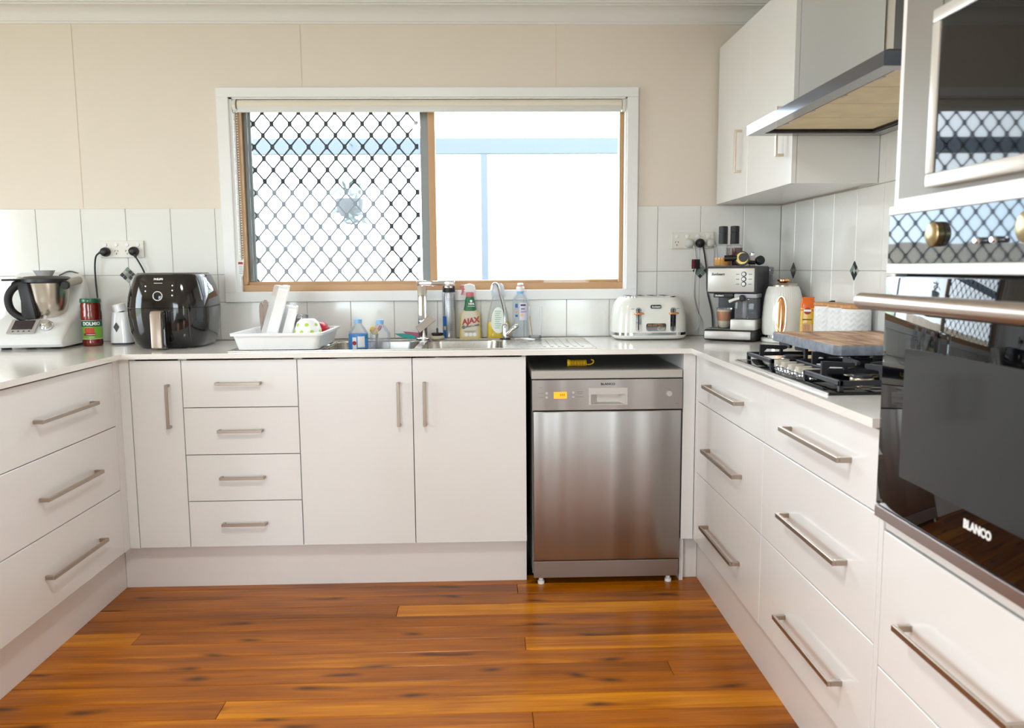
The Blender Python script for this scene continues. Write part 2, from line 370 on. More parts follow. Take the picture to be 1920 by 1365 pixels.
# grout bed behind the tiles
for lo, hi in (((-1.64, .0058, ZB), (.203, .0082, ZT)), ((2.092, .0058, ZB), (WX1, .0082, ZT)), ((.203, .0058, ZB), (2.092, .0082, TZ0))): obj('grout_bed', B(lo, hi), GROUT, wall_back, False)
obj('grout_bed', B((WX1-.0025, -2.17, ZB), (WX1+.0002, .006, ZT+TH)), GROUT, wall_right, False)
# mosaic diamonds set at tile corners
CHIP = [mat('mosaic_dark', (58, 66, 66), .15, coat=.4), mat('mosaic_green', (128, 146, 132), .15, coat=.4), mat('mosaic_pale', (176, 184, 172), .15, coat=.4)]
def mosaic(parent, ax, u, z, pat, label):
    s = .0176
    d = bpy.data.objects.new('mosaic_inset', None); COL.objects.link(d); d.parent = parent
    for r in range(3):
        for c in range(3):
            cu = (c-1)*s; cz = (r-1)*s; q = math.sqrt(.5)
            du, dz = (cu-cz)*q, (cu+cz)*q
            h = s*.44*math.sqrt(2); pts = [(du+h, dz), (du, dz+h), (du-h, dz), (du, dz-h)]
            bm = nb()
            if ax == 'x': prism(bm, [(u+a, z+b) for a, b in pts], 'y', -.0022, .0008)
            else: prism(bm, [(u+a, z+b) for a, b in pts], 'x', WX1-.0095, WX1-.0066)
            obj('mosaic_chip', bm, CHIP[pat[r*3+c]], d, False)
mosaic(wall_back, 'x', -.237, 1.268, (2, 0, 0, 0, 1, 0, 0, 2, 1), '')
mosaic(wall_back, 'x', 2.391, 1.268, (0, 1, 0, 1, 1, 1, 0, 0, 2), '')
mosaic(wall_right, 'y', -.17, 1.266, (0, 0, 1, 0, 1, 0, 1, 0, 0), '')
mosaic(wall_right, 'y', -.77, 1.266, (0, 0, 1, 0, 2, 1, 2, 0, 0), '')

# ---- window
win = struct('window_1', B((OX0+.0005, .045, OZ0+.0005), (OX1-.0005, .075, OZ0+.03)), TAN, 'tan aluminium sliding window in a white painted surround')
ta = .018
for nm, lo, hi in (('architrave', (TX0, -ta, OZ1), (TX1, .008, TZ1)), ('architrave', (TX0, -ta, TZ0), (TX1, .008, OZ0)), ('architrave', (TX0, -ta, OZ0), (OX0, .008, OZ1)), ('architrave', (OX1, -ta, OZ0), (TX1, .008, OZ1))):
    obj(nm, B(lo, hi, .002, 1), TRIM, win, False)
for lo, hi in (((OX0, -.004, OZ0-.0005), (OX0+.012, .13, OZ1)), ((OX1-.006, -.004, OZ0), (OX1, .13, OZ1)), ((OX0, -.004, OZ1-.006), (OX1, .13, OZ1+.0005)), ((OX0, .008, OZ0-.004), (OX1, .13, OZ0+.0004))):
    obj('reveal', B(lo, hi), TRIM, win, False)
FX0, FX1 = OX0+.0125, OX1-.0065
for nm, m, lo, hi in (('frame_head', TAN, (FX0, .045, 2.015), (FX1, .105, 2.043)), ('frame_jamb', TAN, (FX0, .045, OZ0+.03), (FX0+.018, .105, 2.015)), ('frame_jamb', TAN, (FX1-.018, .045, OZ0+.03), (FX1, .105, 2.015)),
                      ('frame_sill', TAN, (FX0, .075, OZ0+.001), (FX1, .112, OZ0+.045)),
                      ('sash_stile', GREYAL, (1.098, .088, 1.222), (1.134, .108, 2.015)), ('sash_stile', TAN, (1.134, .058, 1.222), (1.166, .086, 2.015)),
                      ('sash_stile', GREYAL, (FX0+.018, .088, 1.231), (FX0+.036, .108, 2.015))):
    obj(nm, B(lo, hi, .002, 1), m, win, False)
obj('pane', B((1.166, .070, 1.216), (FX1-.018, .074, 2.015)), PANE, win, False)
obj('pane', B((FX0+.036, .096, 1.231), (1.098, .100, 2.015)), PANE, win, False)

# diamond security screen outside the left pane
MESH = mat('powder_coated_mesh', (34, 46, 54), .6)
SX0, SX1, SZ0, SZ1, SY = FX0+.030, 1.110, 1.226, 2.03, .122
scr = thing('security_screen', 'diamond mesh security screen outside the left window pane', 'security screen', ((SX0+SX1)/2, SY, SZ0))
for lo, hi in (((SX0, SY-.008, SZ0), (SX0+.016, SY+.008, SZ1)), ((SX1-.016, SY-.008, SZ0), (SX1, SY+.008, SZ1)), ((SX0, SY-.008, SZ0-.012), (SX1, SY+.008, SZ0+.004)), ((SX0, SY-.008, SZ1-.014), (SX1, SY+.008, SZ1))):
    obj('screen_frame', B(lo, hi, .001, 1), GREYAL, scr, False, True)
cw, ch = .0835, .1045                                      # diamond size
ncol = int((SX1-SX0)/(cw/2))+1
clips = nb()
for i in range(ncol+1):                                   # zigzag strands running upward
    x0 = SX0+.006+i*cw/2
    s = 1 if i % 2 else -1
    if x0+cw/4 > SX1-.004: break
    pts = []; k = 0; z = SZ0
    while z < SZ1-.004:
        pts.append((x0+s*(1 if k % 2 else -1)*(cw/4-.0046), z)); z += ch/2; k += 1
    # rounded zigzag: add short vertical dwell at each node
    q = []
    for (px_, pz) in pts: q += [(px_, max(SZ0, pz-.007)), (px_, min(SZ1-.002, pz+.007))]
    bm = nb(); rings = [[(a-.0044, SY-.002, b), (a+.0044, SY-.002, b), (a+.0044, SY+.002, b), (a-.0044, SY+.002, b)] for a, b in q]
    loft(bm, rings); obj('mesh_strand', bm, MESH, scr, False, True)
    for j, (px_, pz) in enumerate(pts):
        if (1 if j % 2 else -1)*s > 0 and j: box(clips, (px_+.0046-.0085, SY-.0045, pz-.0115), (px_+.0046+.0085, SY+.0045, min(pz+.0115, SZ1)))
tag(obj('strand_clips', clips, MESH, scr, False, True), kind='stuff')

# roller blind
bl = thing('roller_blind', 'cream roller blind rolled up at the window head', 'blind', (1.147, .02, 1.985))
ROLL = mat('blind_fabric', (236, 226, 208), .7); RAILM = mat('blind_rail', (226, 226, 220), .4)
bm = nb(); cyl(bm, (.292, .012, 2.020), (2.018, .012, 2.020), .0235, n=24); obj('roll', bm, ROLL, bl, True, True)
obj('bottom_rail', B((.296, -.014, 1.985), (2.014, -.004, 2.012), .003), RAILM, bl, True, True)
for x in (.272, 2.020):
    bm = nb(); cyl(bm, (x, .012, 2.018), (x+.014, .012, 2.018), .029, n=24); obj('bracket', bm, CREAMPL, bl, True, True)
bm = nb()
for k in range(62):
    for dx in (0, .013):
        z = 2.0-k*.0112-(0.004 if dx else 0)
        if z > 1.33: bmesh.ops.create_icosphere(bm, subdivisions=1, radius=.0033, matrix=Matrix.Translation((.2765+dx*.9, -.008, z)))
tag(obj('bead_chain', bm, WPL, bl, True, True), kind='stuff')
bm = nb(); prism(bm, [(.262, 1.328), (.292, 1.332), (.286, 1.262), (.276, 1.248), (.268, 1.256)], 'y', -.013, -.010); obj('safety_tag', bm, PAPER, bl, False, True, 'white paper safety tag with red print')
obj('print_line', B((.267, -.0135, 1.312), (.288, -.0129, 1.323)), REDP, bl, False, True)
for k in range(5): obj('print_line', B((.270, -.0135, 1.302-.008*k), (.286, -.0129, 1.304-.008*k)), GREYP, bl, False, True)

# ------------------------------------------------------------------ outside
struct('ground', B((-25, -30, -.5), (30, 40, -.4)), mat('lawn', (160, 164, 140), .9, noise=.2, nscale=3), 'pale lawn outside')
struct('deck_1', B((-4, .13, -.16), (6, 3.0, -.1)), mat('deck_boards', (150, 140, 125), .8, noise=.1), 'verandah deck outside the window')
VER = mat('verandah_steel', (84, 94, 106), .6)
v_ = thing('verandah', 'grey verandah post and beam outside the window', 'verandah', (1.41, 2.9, -.1))
obj('beam', B((-4, 2.86, 2.205), (6, 2.94, 2.325)), VER, v_, False, True)
for x in (1.385, 4.6, -1.9): obj('post', B((x-.028, 2.865, -.1), (x+.028, 2.935, 2.205)), VER, v_, False, True)
hp = thing('hanging_pot', 'dark pot with trailing plant hanging from the verandah beam', 'plant', (.335, 2.66, 1.70))
bm = nb(); lathe(bm, [(.07, 0), (.10, .05), (.11, .13), (.1, .135), (.06, .13)], 14); obj('pot', bm, mat('dark_pot', (40, 46, 52), .6), hp)
bm = nb()
for k in range(40):
    a = random.uniform(0, 6.28); r = random.uniform(.02, .13); z = random.uniform(-.06, .26)
    c = Vector((r*math.cos(a), r*math.sin(a), z)); d = Vector((random.uniform(-1, 1), random.uniform(-1, 1), random.uniform(-1, .6))).normalized()*.05; s = d.orthogonal().normalized()*.018
    bm.faces.new([bm.verts.new(c+d), bm.verts.new(c+s), bm.verts.new(c-d), bm.verts.new(c-s)])
tag(obj('foliage', bm, mat('pot_leaves', (52, 70, 70), .6), hp, False), kind='stuff')
bm = nb(); tube(bm, [(0, 0, .13), (0, 0, .54), (0, .05, .57), (0, .2003, .57)], .004, 6); obj('hanger', bm, VER, hp)
fn = thing('garden_fence', 'tan paling fence at the left of the garden', 'fence', (-4, 6, -.4))
FEN = mat('fence_paling', (206, 186, 168), .8, noise=.12)
for k in range(26): obj('paling', B((-7.2+k*.29, 5.98, -.4), (-7.2+k*.29+.28, 6.0, 1.55+.01*(k % 3))), FEN, fn, False, True)
LEAF = mat('shrub_leaves', (186, 204, 178), .8, noise=.25, nscale=9)
for i, (x, y, r, h, lb) in enumerate(((1.6, 7.5, 1.0, 1.1, 'round pale green shrub straight outside the window'), (4.2, 9.6, 1.3, 1.5, 'tall pale green shrub at the right of the garden'), (6.6, 7.0, 1.0, 1.2, 'pale green shrub furthest right in the garden'))):
    sh = thing('shrub', lb, 'shrub', (x, y, -.4), 0, 'shrubs in the garden')
    bm = nb(); bmesh.ops.create_icosphere(bm, subdivisions=4, radius=1.)
    for v in bm.verts:
        n = v.co.normalized(); f = 1+.16*math.sin(7*n.x+i)*math.sin(8*n.y)*math.sin(6*n.z+i)+random.uniform(-.07, .07); v.co = Vector((n.x*r*f, n.y*r*f, .35+h*.8+n.z*h*f))
    obj('foliage', bm, LEAF, sh, False)
    bm = nb(); cyl(bm, (0, 0, 0), (0, 0, .6), .06, .04, 8); obj('trunk', bm, mat('bark', (110, 90, 70), .9), sh)

# ------------------------------------------------------------------ base cabinets, back run
DY, ZD0, ZD1, ZBT = -.585, .182, .938, .945                # door front plane, door bottom, door top, underside of the stone
TH_ = .018; g = .0015
def front(name, parent, x0, x1, z0, z1, hx=None):
    f = obj(name, B((x0+g, DY, z0+g), (x1-g, DY+TH_, z1-g), .0012, 1), CAB, parent, False, True)
    a, b = hx; obj('handle', handle_bm((a[0], DY, a[1]), (b[0], DY, b[1]), (0, -1, 0)), NICK, f, False, True, 'brushed nickel bar handle')
    return f
def cab_back(label, x0, x1):
    t = thing('base_cabinet', label, 'cabinet', ((x0+x1)/2, -.3, ZD0-.002), 0, 'base cabinets under the window')
    obj('body', carcass((x0+.0005, DY+TH_+.001, ZD0), (x1-.0005, -.002, ZBT-.001), 1, -1), CARC, t, False, True); return t
c = cab_back('narrow white base cabinet with one door in the left corner', 0, .2)
front('door', c, 0, .2, ZD0, ZD1, ((.148, .671), (.148, .845)))
c = cab_back('white base cabinet with a stack of four drawers', .2, .65)
for k in range(4):
    hh = (ZD1-ZD0)/4; z1 = ZD1-k*hh; zc = z1-hh*.485
    front('drawer', c, .2, .65, z1-hh, z1, ((.335, zc), (.510, zc)))
c = cab_back('wide white double-door base cabinet beneath the sink', .65, 1.55)
front('door', c, .65, 1.1, ZD0, ZD1, ((1.045, .667), (1.045, .843)))
front('door', c, 1.1, 1.55, ZD0, ZD1, ((1.147, .667), (1.147, .843)))

# ---- left run
LX = -.04; LBX = -.95
def front_l(parent, y0, y1, z0, z1, hy0, hy1, hz):
    f = obj('drawer', B((LX-TH_, y0+g, z0+g), (LX, y1-g, z1-g), .0012, 1), CAB, parent, False, True)
    obj('handle', handle_bm((LX, hy0, hz), (LX, hy1, hz), (1, 0, 0), .032, .013), NICK, f, False, True, 'brushed nickel bar handle')
def cab_left(label, y0, y1):
    t = thing('drawer_cabinet', label, 'cabinet', (-.33, (y0+y1)/2, ZD0-.002), 0, 'deep drawer cabinets of the left run')
    obj('body', carcass((-.60, y0+.0005, ZD0), (LX-TH_-.001, y1-.0005, ZBT-.001), 0, 1), CARC, t, False, True)
    ym = (y0+y1)/2
    for z0, z1, hz in ((.690, ZD1, .812), (.436, .690, .558), (ZD0, .436, .300)): front_l(t, y0, y1, z0, z1, ym-.178+.025, ym+.198+.025, hz)
cab_left('white cabinet of three deep drawers at the left, beside the corner', -1.447, -.634)
cab_left('white cabinet of three deep drawers at the left, nearest the viewer', -2.26, -1.447)
# ---- corner fillers
bm = nb(); box(bm, (LX-.018, -.632, ZD0), (LX, DY, ZBT-.001), .0008, 1); box(bm, (LX+.0005, DY, ZD0), (-.0015, DY+.018, ZBT-.001), .0008, 1)
o = obj('corner_filler', bm, CAB, None, False); tag(o, 'white angled filler strip in the left inside corner of the cabinets', 'filler panel')
bm = nb(); box(bm, (2.177, DY, ZD0), (2.2265, DY+.018, ZBT-.001), .0008, 1); box(bm, (2.177, DY+.0185, .0), (2.193, -.004, ZBT-.001)); box(bm, (2.2278, -.622, ZD0), (2.2455, DY+.0, ZBT-.001), .0008, 1)
o = obj('end_panel', bm, CAB, None, False); tag(o, 'white end panel and filler to the right of the dishwasher', 'end panel')
# ---- right run
RX = 2.2275
def front_r(name, parent, y0, y1, z0, z1, hy0, hy1, hz, st=.036):
    f = obj(name, B((RX, y0+g, z0+g), (RX+TH_, y1-g, z1-g), .0012, 1), CAB, parent, False, True)
    if hz: obj('handle', handle_bm((RX, hy0, hz), (RX, hy1, hz), (-1, 0, 0), st, .013), NICK, f, False, True, 'brushed nickel bar handle')
    return f
for label, y0, y1, h0, h1 in (('white three-drawer cabinet at the right, next to the dishwasher', -1.384, -.624, -1.19, -.80), ('white three-drawer cabinet at the right below the hob', -2.102, -1.384, -1.965, -1.592)):
    t = thing('drawer_cabinet', label, 'cabinet', (2.5, (y0+y1)/2, ZD0-.002), 0, 'deep drawer cabinets of the right run')
    obj('body', carcass((RX+TH_+.001, y0+.0005, ZD0), (2.764, y1-.0005, ZBT-.001), 0, -1), CARC, t, False, True)
    for z0, z1, hz in ((.756, ZD1, .842), (.468, .756, .598), (ZD0, .468, .302)): front_r('drawer', t, y0, y1, z0, z1, h0, h1, hz)
# ---- kickboards
for nm, lo, hi in (('baseboard_back', (-.085, -.535, 0), (1.55, -.519, ZD0-.003)), ('baseboard_left', (-.101, -2.26, 0), (-.085, -.5355, ZD0-.003)), ('baseboard_right', (2.258, -2.735, 0), (2.274, -.5355, ZD0-.003)), ('baseboard_dishwasher', (2.1935, -.5355, 0), (2.2575, -.520, ZD0-.003))):
    struct(nm, B(lo, hi, .001, 1), KICK, 'white kick panel under the cabinets')
# ---- stone worktop in one U, cut out for the sink
SKX0, SKX1, SKY0, SKY1 = .70, 1.50, -.535, -.125
wt = nb()
BF = -.605
for lo, hi in (((LBX, -.005, ZBT), (SKX0, BF, .965)), ((SKX0, -.005, ZBT), (SKX1, SKY1, .965)), ((SKX0, SKY0, ZBT), (SKX1, BF, .965)), ((SKX1, -.005, ZBT), (2.765, BF, .965)),
               ((LBX, BF, ZBT), (-.020, -2.28, .965)), ((2.203, BF, ZBT), (2.765, -2.1035, .965))):
    box(wt, [min(lo[i], hi[i]) for i in range(3)], [max(lo[i], hi[i]) for i in range(3)])
o = obj('worktop', wt, STONE, None, False); tag(o, 'glossy off-white stone worktop running round three sides', 'worktop')

# ------------------------------------------------------------------ dishwasher
dw = thing('dishwasher', 'freestanding stainless steel dishwasher with an orange display', 'dishwasher', (1.8715, -.3, 0))
X0, X1, YF = 1.572, 2.171, -.6
obj('cabinet_shell', B((X0, -.575, .045), (X1, -.03, .845)), mat('grey_shell', (120, 118, 116), .5), dw, False, True)
lid = obj('top_lid', B((X0-.002, YF+.004, .848), (X1+.001, -.03, .881), .004), mat('lid_grey', (186, 182, 174), .45), dw, False, True)
obj('top_sheet', B((X0+.008, YF+.03, .8812), (X1-.008, -.04, .8822)), mat('grey_top_sheet', (112, 112, 114), .5), lid, False, True)
hx0, hx1, hz0, hz1 = 1.797, 1.952, .742, .812
bm = nb()
for lo, hi in (((X0, .724), (hx0, .845)), ((hx1, .724), (X1, .845)), ((hx0, .724), (hx1, hz0)), ((hx0, hz1), (hx1, .845))): box(bm, (lo[0], YF, lo[1]), (hi[0], -.576, hi[1]))
pn = obj('control_panel', bm, DWST, dw, False, True)
dr = obj('door_panel', B((X0+.003, YF, .103), (X1-.002, -.576, .720), .006, 3), DWST, dw, True, True)
obj('plinth', B((X0+.004, YF+.006, .030), (X1-.003, -.5755, .100), .002), mat('plinth_steel', (150, 138, 130), .38, .8), dw, False, True)
for x in (X0+.035, X1-.04):
    bm = nb(); lathe(bm, [(.014, 0), (.014, .012), (.009, .014), (.009, .05)], 14, (x, -.57, 0)); obj('foot', bm, WPL, dw, True, True)
# recessed grip
bm = nb()
def rc(x0, x1, z0, z1, y): return [(x0, y, z0), (x1, y, z0), (x1, y, z1), (x0, y, z1)]
loft(bm, [rc(hx0, hx1, hz0, hz1, YF+.001), rc(hx0, hx1, hz0, hz1, YF-.0015), rc(hx0+.002, hx1-.002, hz0+.002, hz1-.002, YF-.0022), rc(hx0+.008, hx1-.008, hz0+.004, hz1-.026, YF-.0022), rc(hx0+.034, hx1-.034, hz0+.010, hz1-.0255, YF+.0195), rc(hx0+.036, hx1-.036, hz0+.012, hz1-.027, YF+.020)], cap0=False)
obj('grip_recess', bm, SILVER, pn, False, True)
bm = nb(); lathe_ax(bm, [(.0, .0)] and [(.011, 0), (.0125, .003), (.0125, .005)], (2.118, YF-.005, .786), (0, 1, 0), 20); obj('power_button', bm, SILVER, pn, True, True)
for x, z in ((1.630, .793), (1.630, .776), (1.735, .794), (1.735, .777)):
    bm = nb(); lathe_ax(bm, [(.0048, 0), (.0062, .002), (.0062, .004)], (x, YF-.004, z), (0, 1, 0), 14); obj('button', bm, SILVER, pn, True, True)
obj('display', B((1.658, YF-.0012, .771), (1.710, YF, .797)), mat('orange_backlit_display', (255, 160, 20), .3, emit=.55), pn, False, True, 'orange backlit display')
for x in (1.685, 1.692, 1.699): obj('display_digit', B((x-.002, YF-.0016, .781), (x+.002, YF-.0012, .790)), mat('display_digits', (215, 125, 20), .5), pn, False, True)
text('BLANCO', .0115, (1.873, YF-.0006, .8265), BLK, pn, off=.0005, world=True, sx=1.25)
for x, z, wd in ((1.607, .793, .02), (1.607, .776, .02), (1.762, .797, .026), (1.762, .790, .022), (1.762, .777, .03), (1.606, .815, .012), (2.150, .745, .016), (2.118, .803, .014)): obj('print_line', B((x-wd/2, YF-.0005, z-.0009), (x+wd/2, YF, z+.0009)), GREYP, pn, False, True)
# yellow coil toy lying on it
sp = thing('coil_spring', 'yellow plastic coil spring with a hook on the dishwasher top', 'spring', (1.772, -.47, .8823))
bm = nb()
for k in range(11): lathe_ax(bm, [(.0095, 0), (.0135, .0012), (.0135, .0038), (.0095, .005)], (-.036+k*.0062, 0, .0137), (1, 0, 0), 16)
obj('coil', bm, YEL, sp)
bm = nb(); lathe_ax(bm, [(.0136, 0), (.0150, .003), (.0150, .009), (.0136, .012)], (-.048, 0, .0150), (1, 0, 0), 18); obj('end_cap', bm, YEL, sp)
bm = nb(); tube(bm, spline([(.032, 0, .008), (.046, 0, .008), (.058, 0, .014), (.060, 0, .024), (.050, 0, .028)]), .0026, 8); obj('hook', bm, YEL, sp)

# ------------------------------------------------------------------ sink and taps
sk = thing('kitchen_sink', 'stainless double-bowl sink with drainers under the window', 'sink', (1.1, -.32, .965))
Sx0, Sx1, Sy0, Sy1 = .375, 1.832, -.556, -.090; zs = .9652; zt_ = .968
bowls = ((.735, 1.103, -.522, -.137), (1.130, 1.462, -.522, -.137))
bm = nb()
for lo, hi in (((Sx0, Sy0), (Sx1, -.522)), ((Sx0, -.137), (Sx1, Sy1)), ((Sx0, -.522), (.735, -.137)), ((1.103, -.522), (1.130, -.137)), ((1.462, -.522), (Sx1, -.137))): box(bm, (*lo, zs), (*hi, zt_))
obj('deck', bm, SINKST, sk, False, True)
for a, b in (((Sx0, Sy0-.002), (Sx1, Sy0+.004)), ((Sx0, Sy1-.004), (Sx1, Sy1+.002)), ((Sx0-.002, Sy0), (Sx0+.004, Sy1)), ((Sx1-.004, Sy0), (Sx1+.002, Sy1))): obj('rim', B((*a, zs), (*b, zt_+.0022), .001, 1), SINKST, sk, False, True)
for x0, x1, y0, y1 in bowls:
    cx, cy, wd, dp = (x0+x1)/2, (y0+y1)/2, x1-x0, y1-y0
    bm = nb(); loft(bm, rings_rr([(.9672, wd+.006, dp+.006, .05, cx, cy), (.962, wd-.004, dp-.004, .06, cx, cy), (.90, wd-.012, dp-.012, .065, cx, cy), (.815, wd-.03, dp-.03, .07, cx, cy), (.800, wd-.07, dp-.07, .06, cx, cy)], 6), cap0=False)
    bo = obj('bowl', bm, SINKST, sk, True, True)
    bm = nb(); lathe(bm, [(.042, 0), (.042, .003), (.030, .004), (.02, .001)], 20, (cx, cy, .8005)); obj('drain', bm, CHROME, bo, True, True)
for k in range(9):
    x = 1.53+k*.031; obj('drainer_rib', B((x, -.50, zt_-.0005), (x+.012, -.17, zt_+.002), .0009, 1), SINKST, sk, False, True)
for k in range(8):
    x = .42+k*.036; obj('drainer_rib', B((x, -.50, zt_-.0005), (x+.012, -.17, zt_+.002), .0009, 1), SINKST, sk, False, True)
# square mixer tap
tp = thing('mixer_tap', 'square chrome mixer tap with a flat lever behind the sink', 'tap', (1.108, -.112, .968))
obj('column', B((-.020, -.020, .006), (.020, .020, .245), .003), CHROME, tp)
obj('base_ring', B((-.030, -.024, .0005), (.030, .024, .012), .004), CHROME, tp)
obj('spout', B((-.024, -.019, .240), (.146, .019, .266), .003), CHROME, tp)
obj('outlet', B((.100, -.012, .231), (.136, .012, .240), .002), CHROME, tp)
lv = B((-.046, -.005, -.017), (.046, .005, .017), .0015, 1); bmesh.ops.rotate(lv, verts=lv.verts, matrix=Matrix.Rotation(-.66, 3, 'Y')); bmesh.ops.translate(lv, verts=lv.verts, vec=(.014, -.029, .075)); obj('lever', lv, CHROME, tp)
# slim filter tap
ft = thing('filter_tap', 'slim chrome gooseneck filter tap at the right of the sink', 'tap', (1.478, -.118, .968))
bm = nb(); lathe(bm, [(.024, 0.0005), (.024, .004), (.015, .006)], 20); obj('base_washer', bm, BLK, ft)
bm = nb(); lathe(bm, [(.0145, .005), (.0145, .058), (.011, .068), (.006, .072)], 18); obj('body', bm, CHROME, ft)
bm = nb(); tube(bm, spline([(0, 0, .068), (-.003, 0, .12), (-.018, -.012, .19), (-.030, -.02, .236), (-.040, -.028, .250), (-.052, -.034, .246), (-.060, -.040, .222)], 7), .0055, 10); obj('spout', bm, CHROME, ft)
bm = nb(); tube(bm, [(.006, -.008, .022), (.024, -.014, .038), (.050, -.018, .058), (.060, -.018, .062)], [.009, .011, .012, .007], 12); obj('lever', bm, CHROME, ft)

# ------------------------------------------------------------------ dish rack and its dishes
rk = thing('dish_rack', 'white plastic dish draining tub on the left of the sink', 'dish rack', (.562, -.345, .9705))
RKM = mat('white_tub_plastic', (244, 244, 243), .4)
bm = nb()
def rkr(z, w, d): return [(x, y, z) for x, y in rrect(w, d, .022, 4)]
loft(bm, [rkr(.0, .300, .350), rkr(.0, .316, .366), rkr(.012, .322, .372), rkr(.055, .345, .392), rkr(.056, .366, .412), rkr(.066, .368, .414), rkr(.067, .350, .398), rkr(.062, .338, .386), rkr(.014, .314, .364), rkr(.006, .300, .350)])
obj('tub', bm, RKM, rk)
def leaning(label, name, cx, cy, z0, ht, wd, th, lean, yaw, mt, cat):
    t = thing(name, label, cat, (cx, cy, z0), yaw)
    M = Matrix.Rotation(lean, 3, 'Y')
    bm = nb(); loft(bm, [[(a, b*.94, c*.94+ht*.03) for a, b, c in [(-th/2, x, y+ht/2) for x, y in rrect(wd, ht, .02, 4)]], [(th/2-.006, x, y+ht/2) for x, y in rrect(wd, ht, .02, 4)]])
    bmesh.ops.rotate(bm, verts=bm.verts, matrix=M); obj('body', bm, mt, t)
    bm = nb(); loft(bm, [[(th/2-.006, x, y+ht/2) for x, y in rrect(wd+.010, ht+.008, .024, 4)], [(th/2, x, y+ht/2) for x, y in rrect(wd+.010, ht+.008, .024, 4)]])
    bmesh.ops.rotate(bm, verts=bm.verts, matrix=M); obj('rim', bm, mt, t); return t
TUB = mat('white_melamine', (246, 246, 246), .25, coat=.3)
leaning('tall white rectangular dish leaning in the dish tub', 'serving_dish', .478, -.36, .9985, .235, .22, .042, .30, .35, TUB, 'dish')
leaning('shorter white container leaning against the tall dish in the tub', 'food_container', .547, -.375, .995, .150, .15, .036, .28, .35, TUB, 'container')
for i, (x, h, lb) in enumerate(((.606, .118, 'clear drinking glass upside down at the back of the dish tub'), (.598, .098, 'short clear drinking glass upside down behind the polka dot bowl'))):
    t = thing('drinking_glass', lb, 'glass', (x, -.285+.075*i, .978), 0, 'glasses drying in the tub')
    bm = nb(); lathe(bm, [(.033, 0), (.029, h-.004), (.026, h)], 22, cap0=False); obj('wall', bm, glass('tumbler_glass', (.93, .95, .95), diff=.12), t)
    bm = nb(); lathe(bm, [(.0285, h-.010), (.0285, h-.002), (.020, h+.0005)], 22); obj('thick_base', bm, JARGL, t)
bw = thing('polka_dot_bowl', 'white bowl with lime green dots upside down in the dish tub', 'bowl', (.661, -.415, .985))
bm = nb(); BP = [(.058, .0), (.0575, .025), (.053, .060), (.044, .086), (.031, .098), (.027, .1005), (.0, .101)]
lathe(bm, BP[:-1], 30, cap0=False); obj('bowl_shell', bm, TUB, bw)
def bowl_r(z):
    for (r0, z0), (r1, z1) in zip(BP, BP[1:]):
        if z0 <= z <= z1: return r0+(r1-r0)*(z-z0)/(z1-z0)
    return .03
k = 0
for zc, n0, off_ in ((.078, 7, .1), (.050, 8, .5), (.022, 8, .1)):
    for i in range(n0):
        a = -PI/2+off_+2*PI*i/n0; r = bowl_r(zc); bm = nb(); rr_ = .0085; ring = []
        for j in range(12):
            t = 2*PI*j/12; zz = zc+rr_*math.sin(t)*.85; aa = a+rr_*math.cos(t)/r; q = bowl_r(zz)+.0006; ring.append((q*math.cos(aa), q*math.sin(aa), zz))
        bm.faces.new([bm.verts.new(p) for p in ring]); obj('dot', bm, LIMED, bw, False)
rl = thing('red_lid', 'red plastic lid propped behind the polka dot bowl in the tub', 'lid', (.668, -.255, .998))
bm = nb(); loft(bm, rings_rr([(-.02, .075, .09, .03), (.045, .078, .10, .03), (.052, .074, .096, .03), (.060, .060, .08, .03), (.063, .04, .06, .02)], 5)); obj('dome', bm, RED, rl)
bm = nb(); loft(bm, rings_rr([(.030, .090, .112, .034), (.040, .090, .112, .034)], 5)); obj('flange', bm, RED, rl)
for i, (x, h, wd, lb) in enumerate(((.411, .166, .0085, 'narrow taupe-handled knife standing in the tub'), (.431, .178, .0125, 'broad taupe-handled spatula standing in the tub'))):
    t = thing('kitchen_utensil', lb, 'utensil', (x, -.19, .978), 0, 'utensils standing in the tub')
    ol = [(-wd*.5, .045), (wd*.5, .045), (wd*.9, h*.62), (wd, h*.8), (wd*.85, h*.93), (wd*.4, h), (-wd*.4, h), (-wd*.85, h*.93), (-wd, h*.8), (-wd*.9, h*.62)]
    bm = nb(); prism(bm, ol, 'y', -.004, .004, .0015, 1); obj('handle', bm, HANDW, t)
    obj('blade', B((-wd*.5, -.001, 0), (wd*.5, .001, .046)), CHROME, t, False)
spn = thing('dessert_spoon', 'steel spoon lying beside the dish tub on the sink', 'spoon', (.742, -.40, .9705))
bm = nb(); tube(bm, [(-.002, .0, .004), (.004, .03, .004), (.010, .08, .005)], [.003, .0025, .004], 8); obj('stem', bm, CHROME, spn)
bm = nb(); bmesh.ops.create_uvsphere(bm, u_segments=16, v_segments=8, radius=1., matrix=Matrix.Translation((-.004, -.022, .006)) @ Matrix.Diagonal((.014, .022, .005, 1))); obj('spoon_bowl', bm, CHROME, spn)

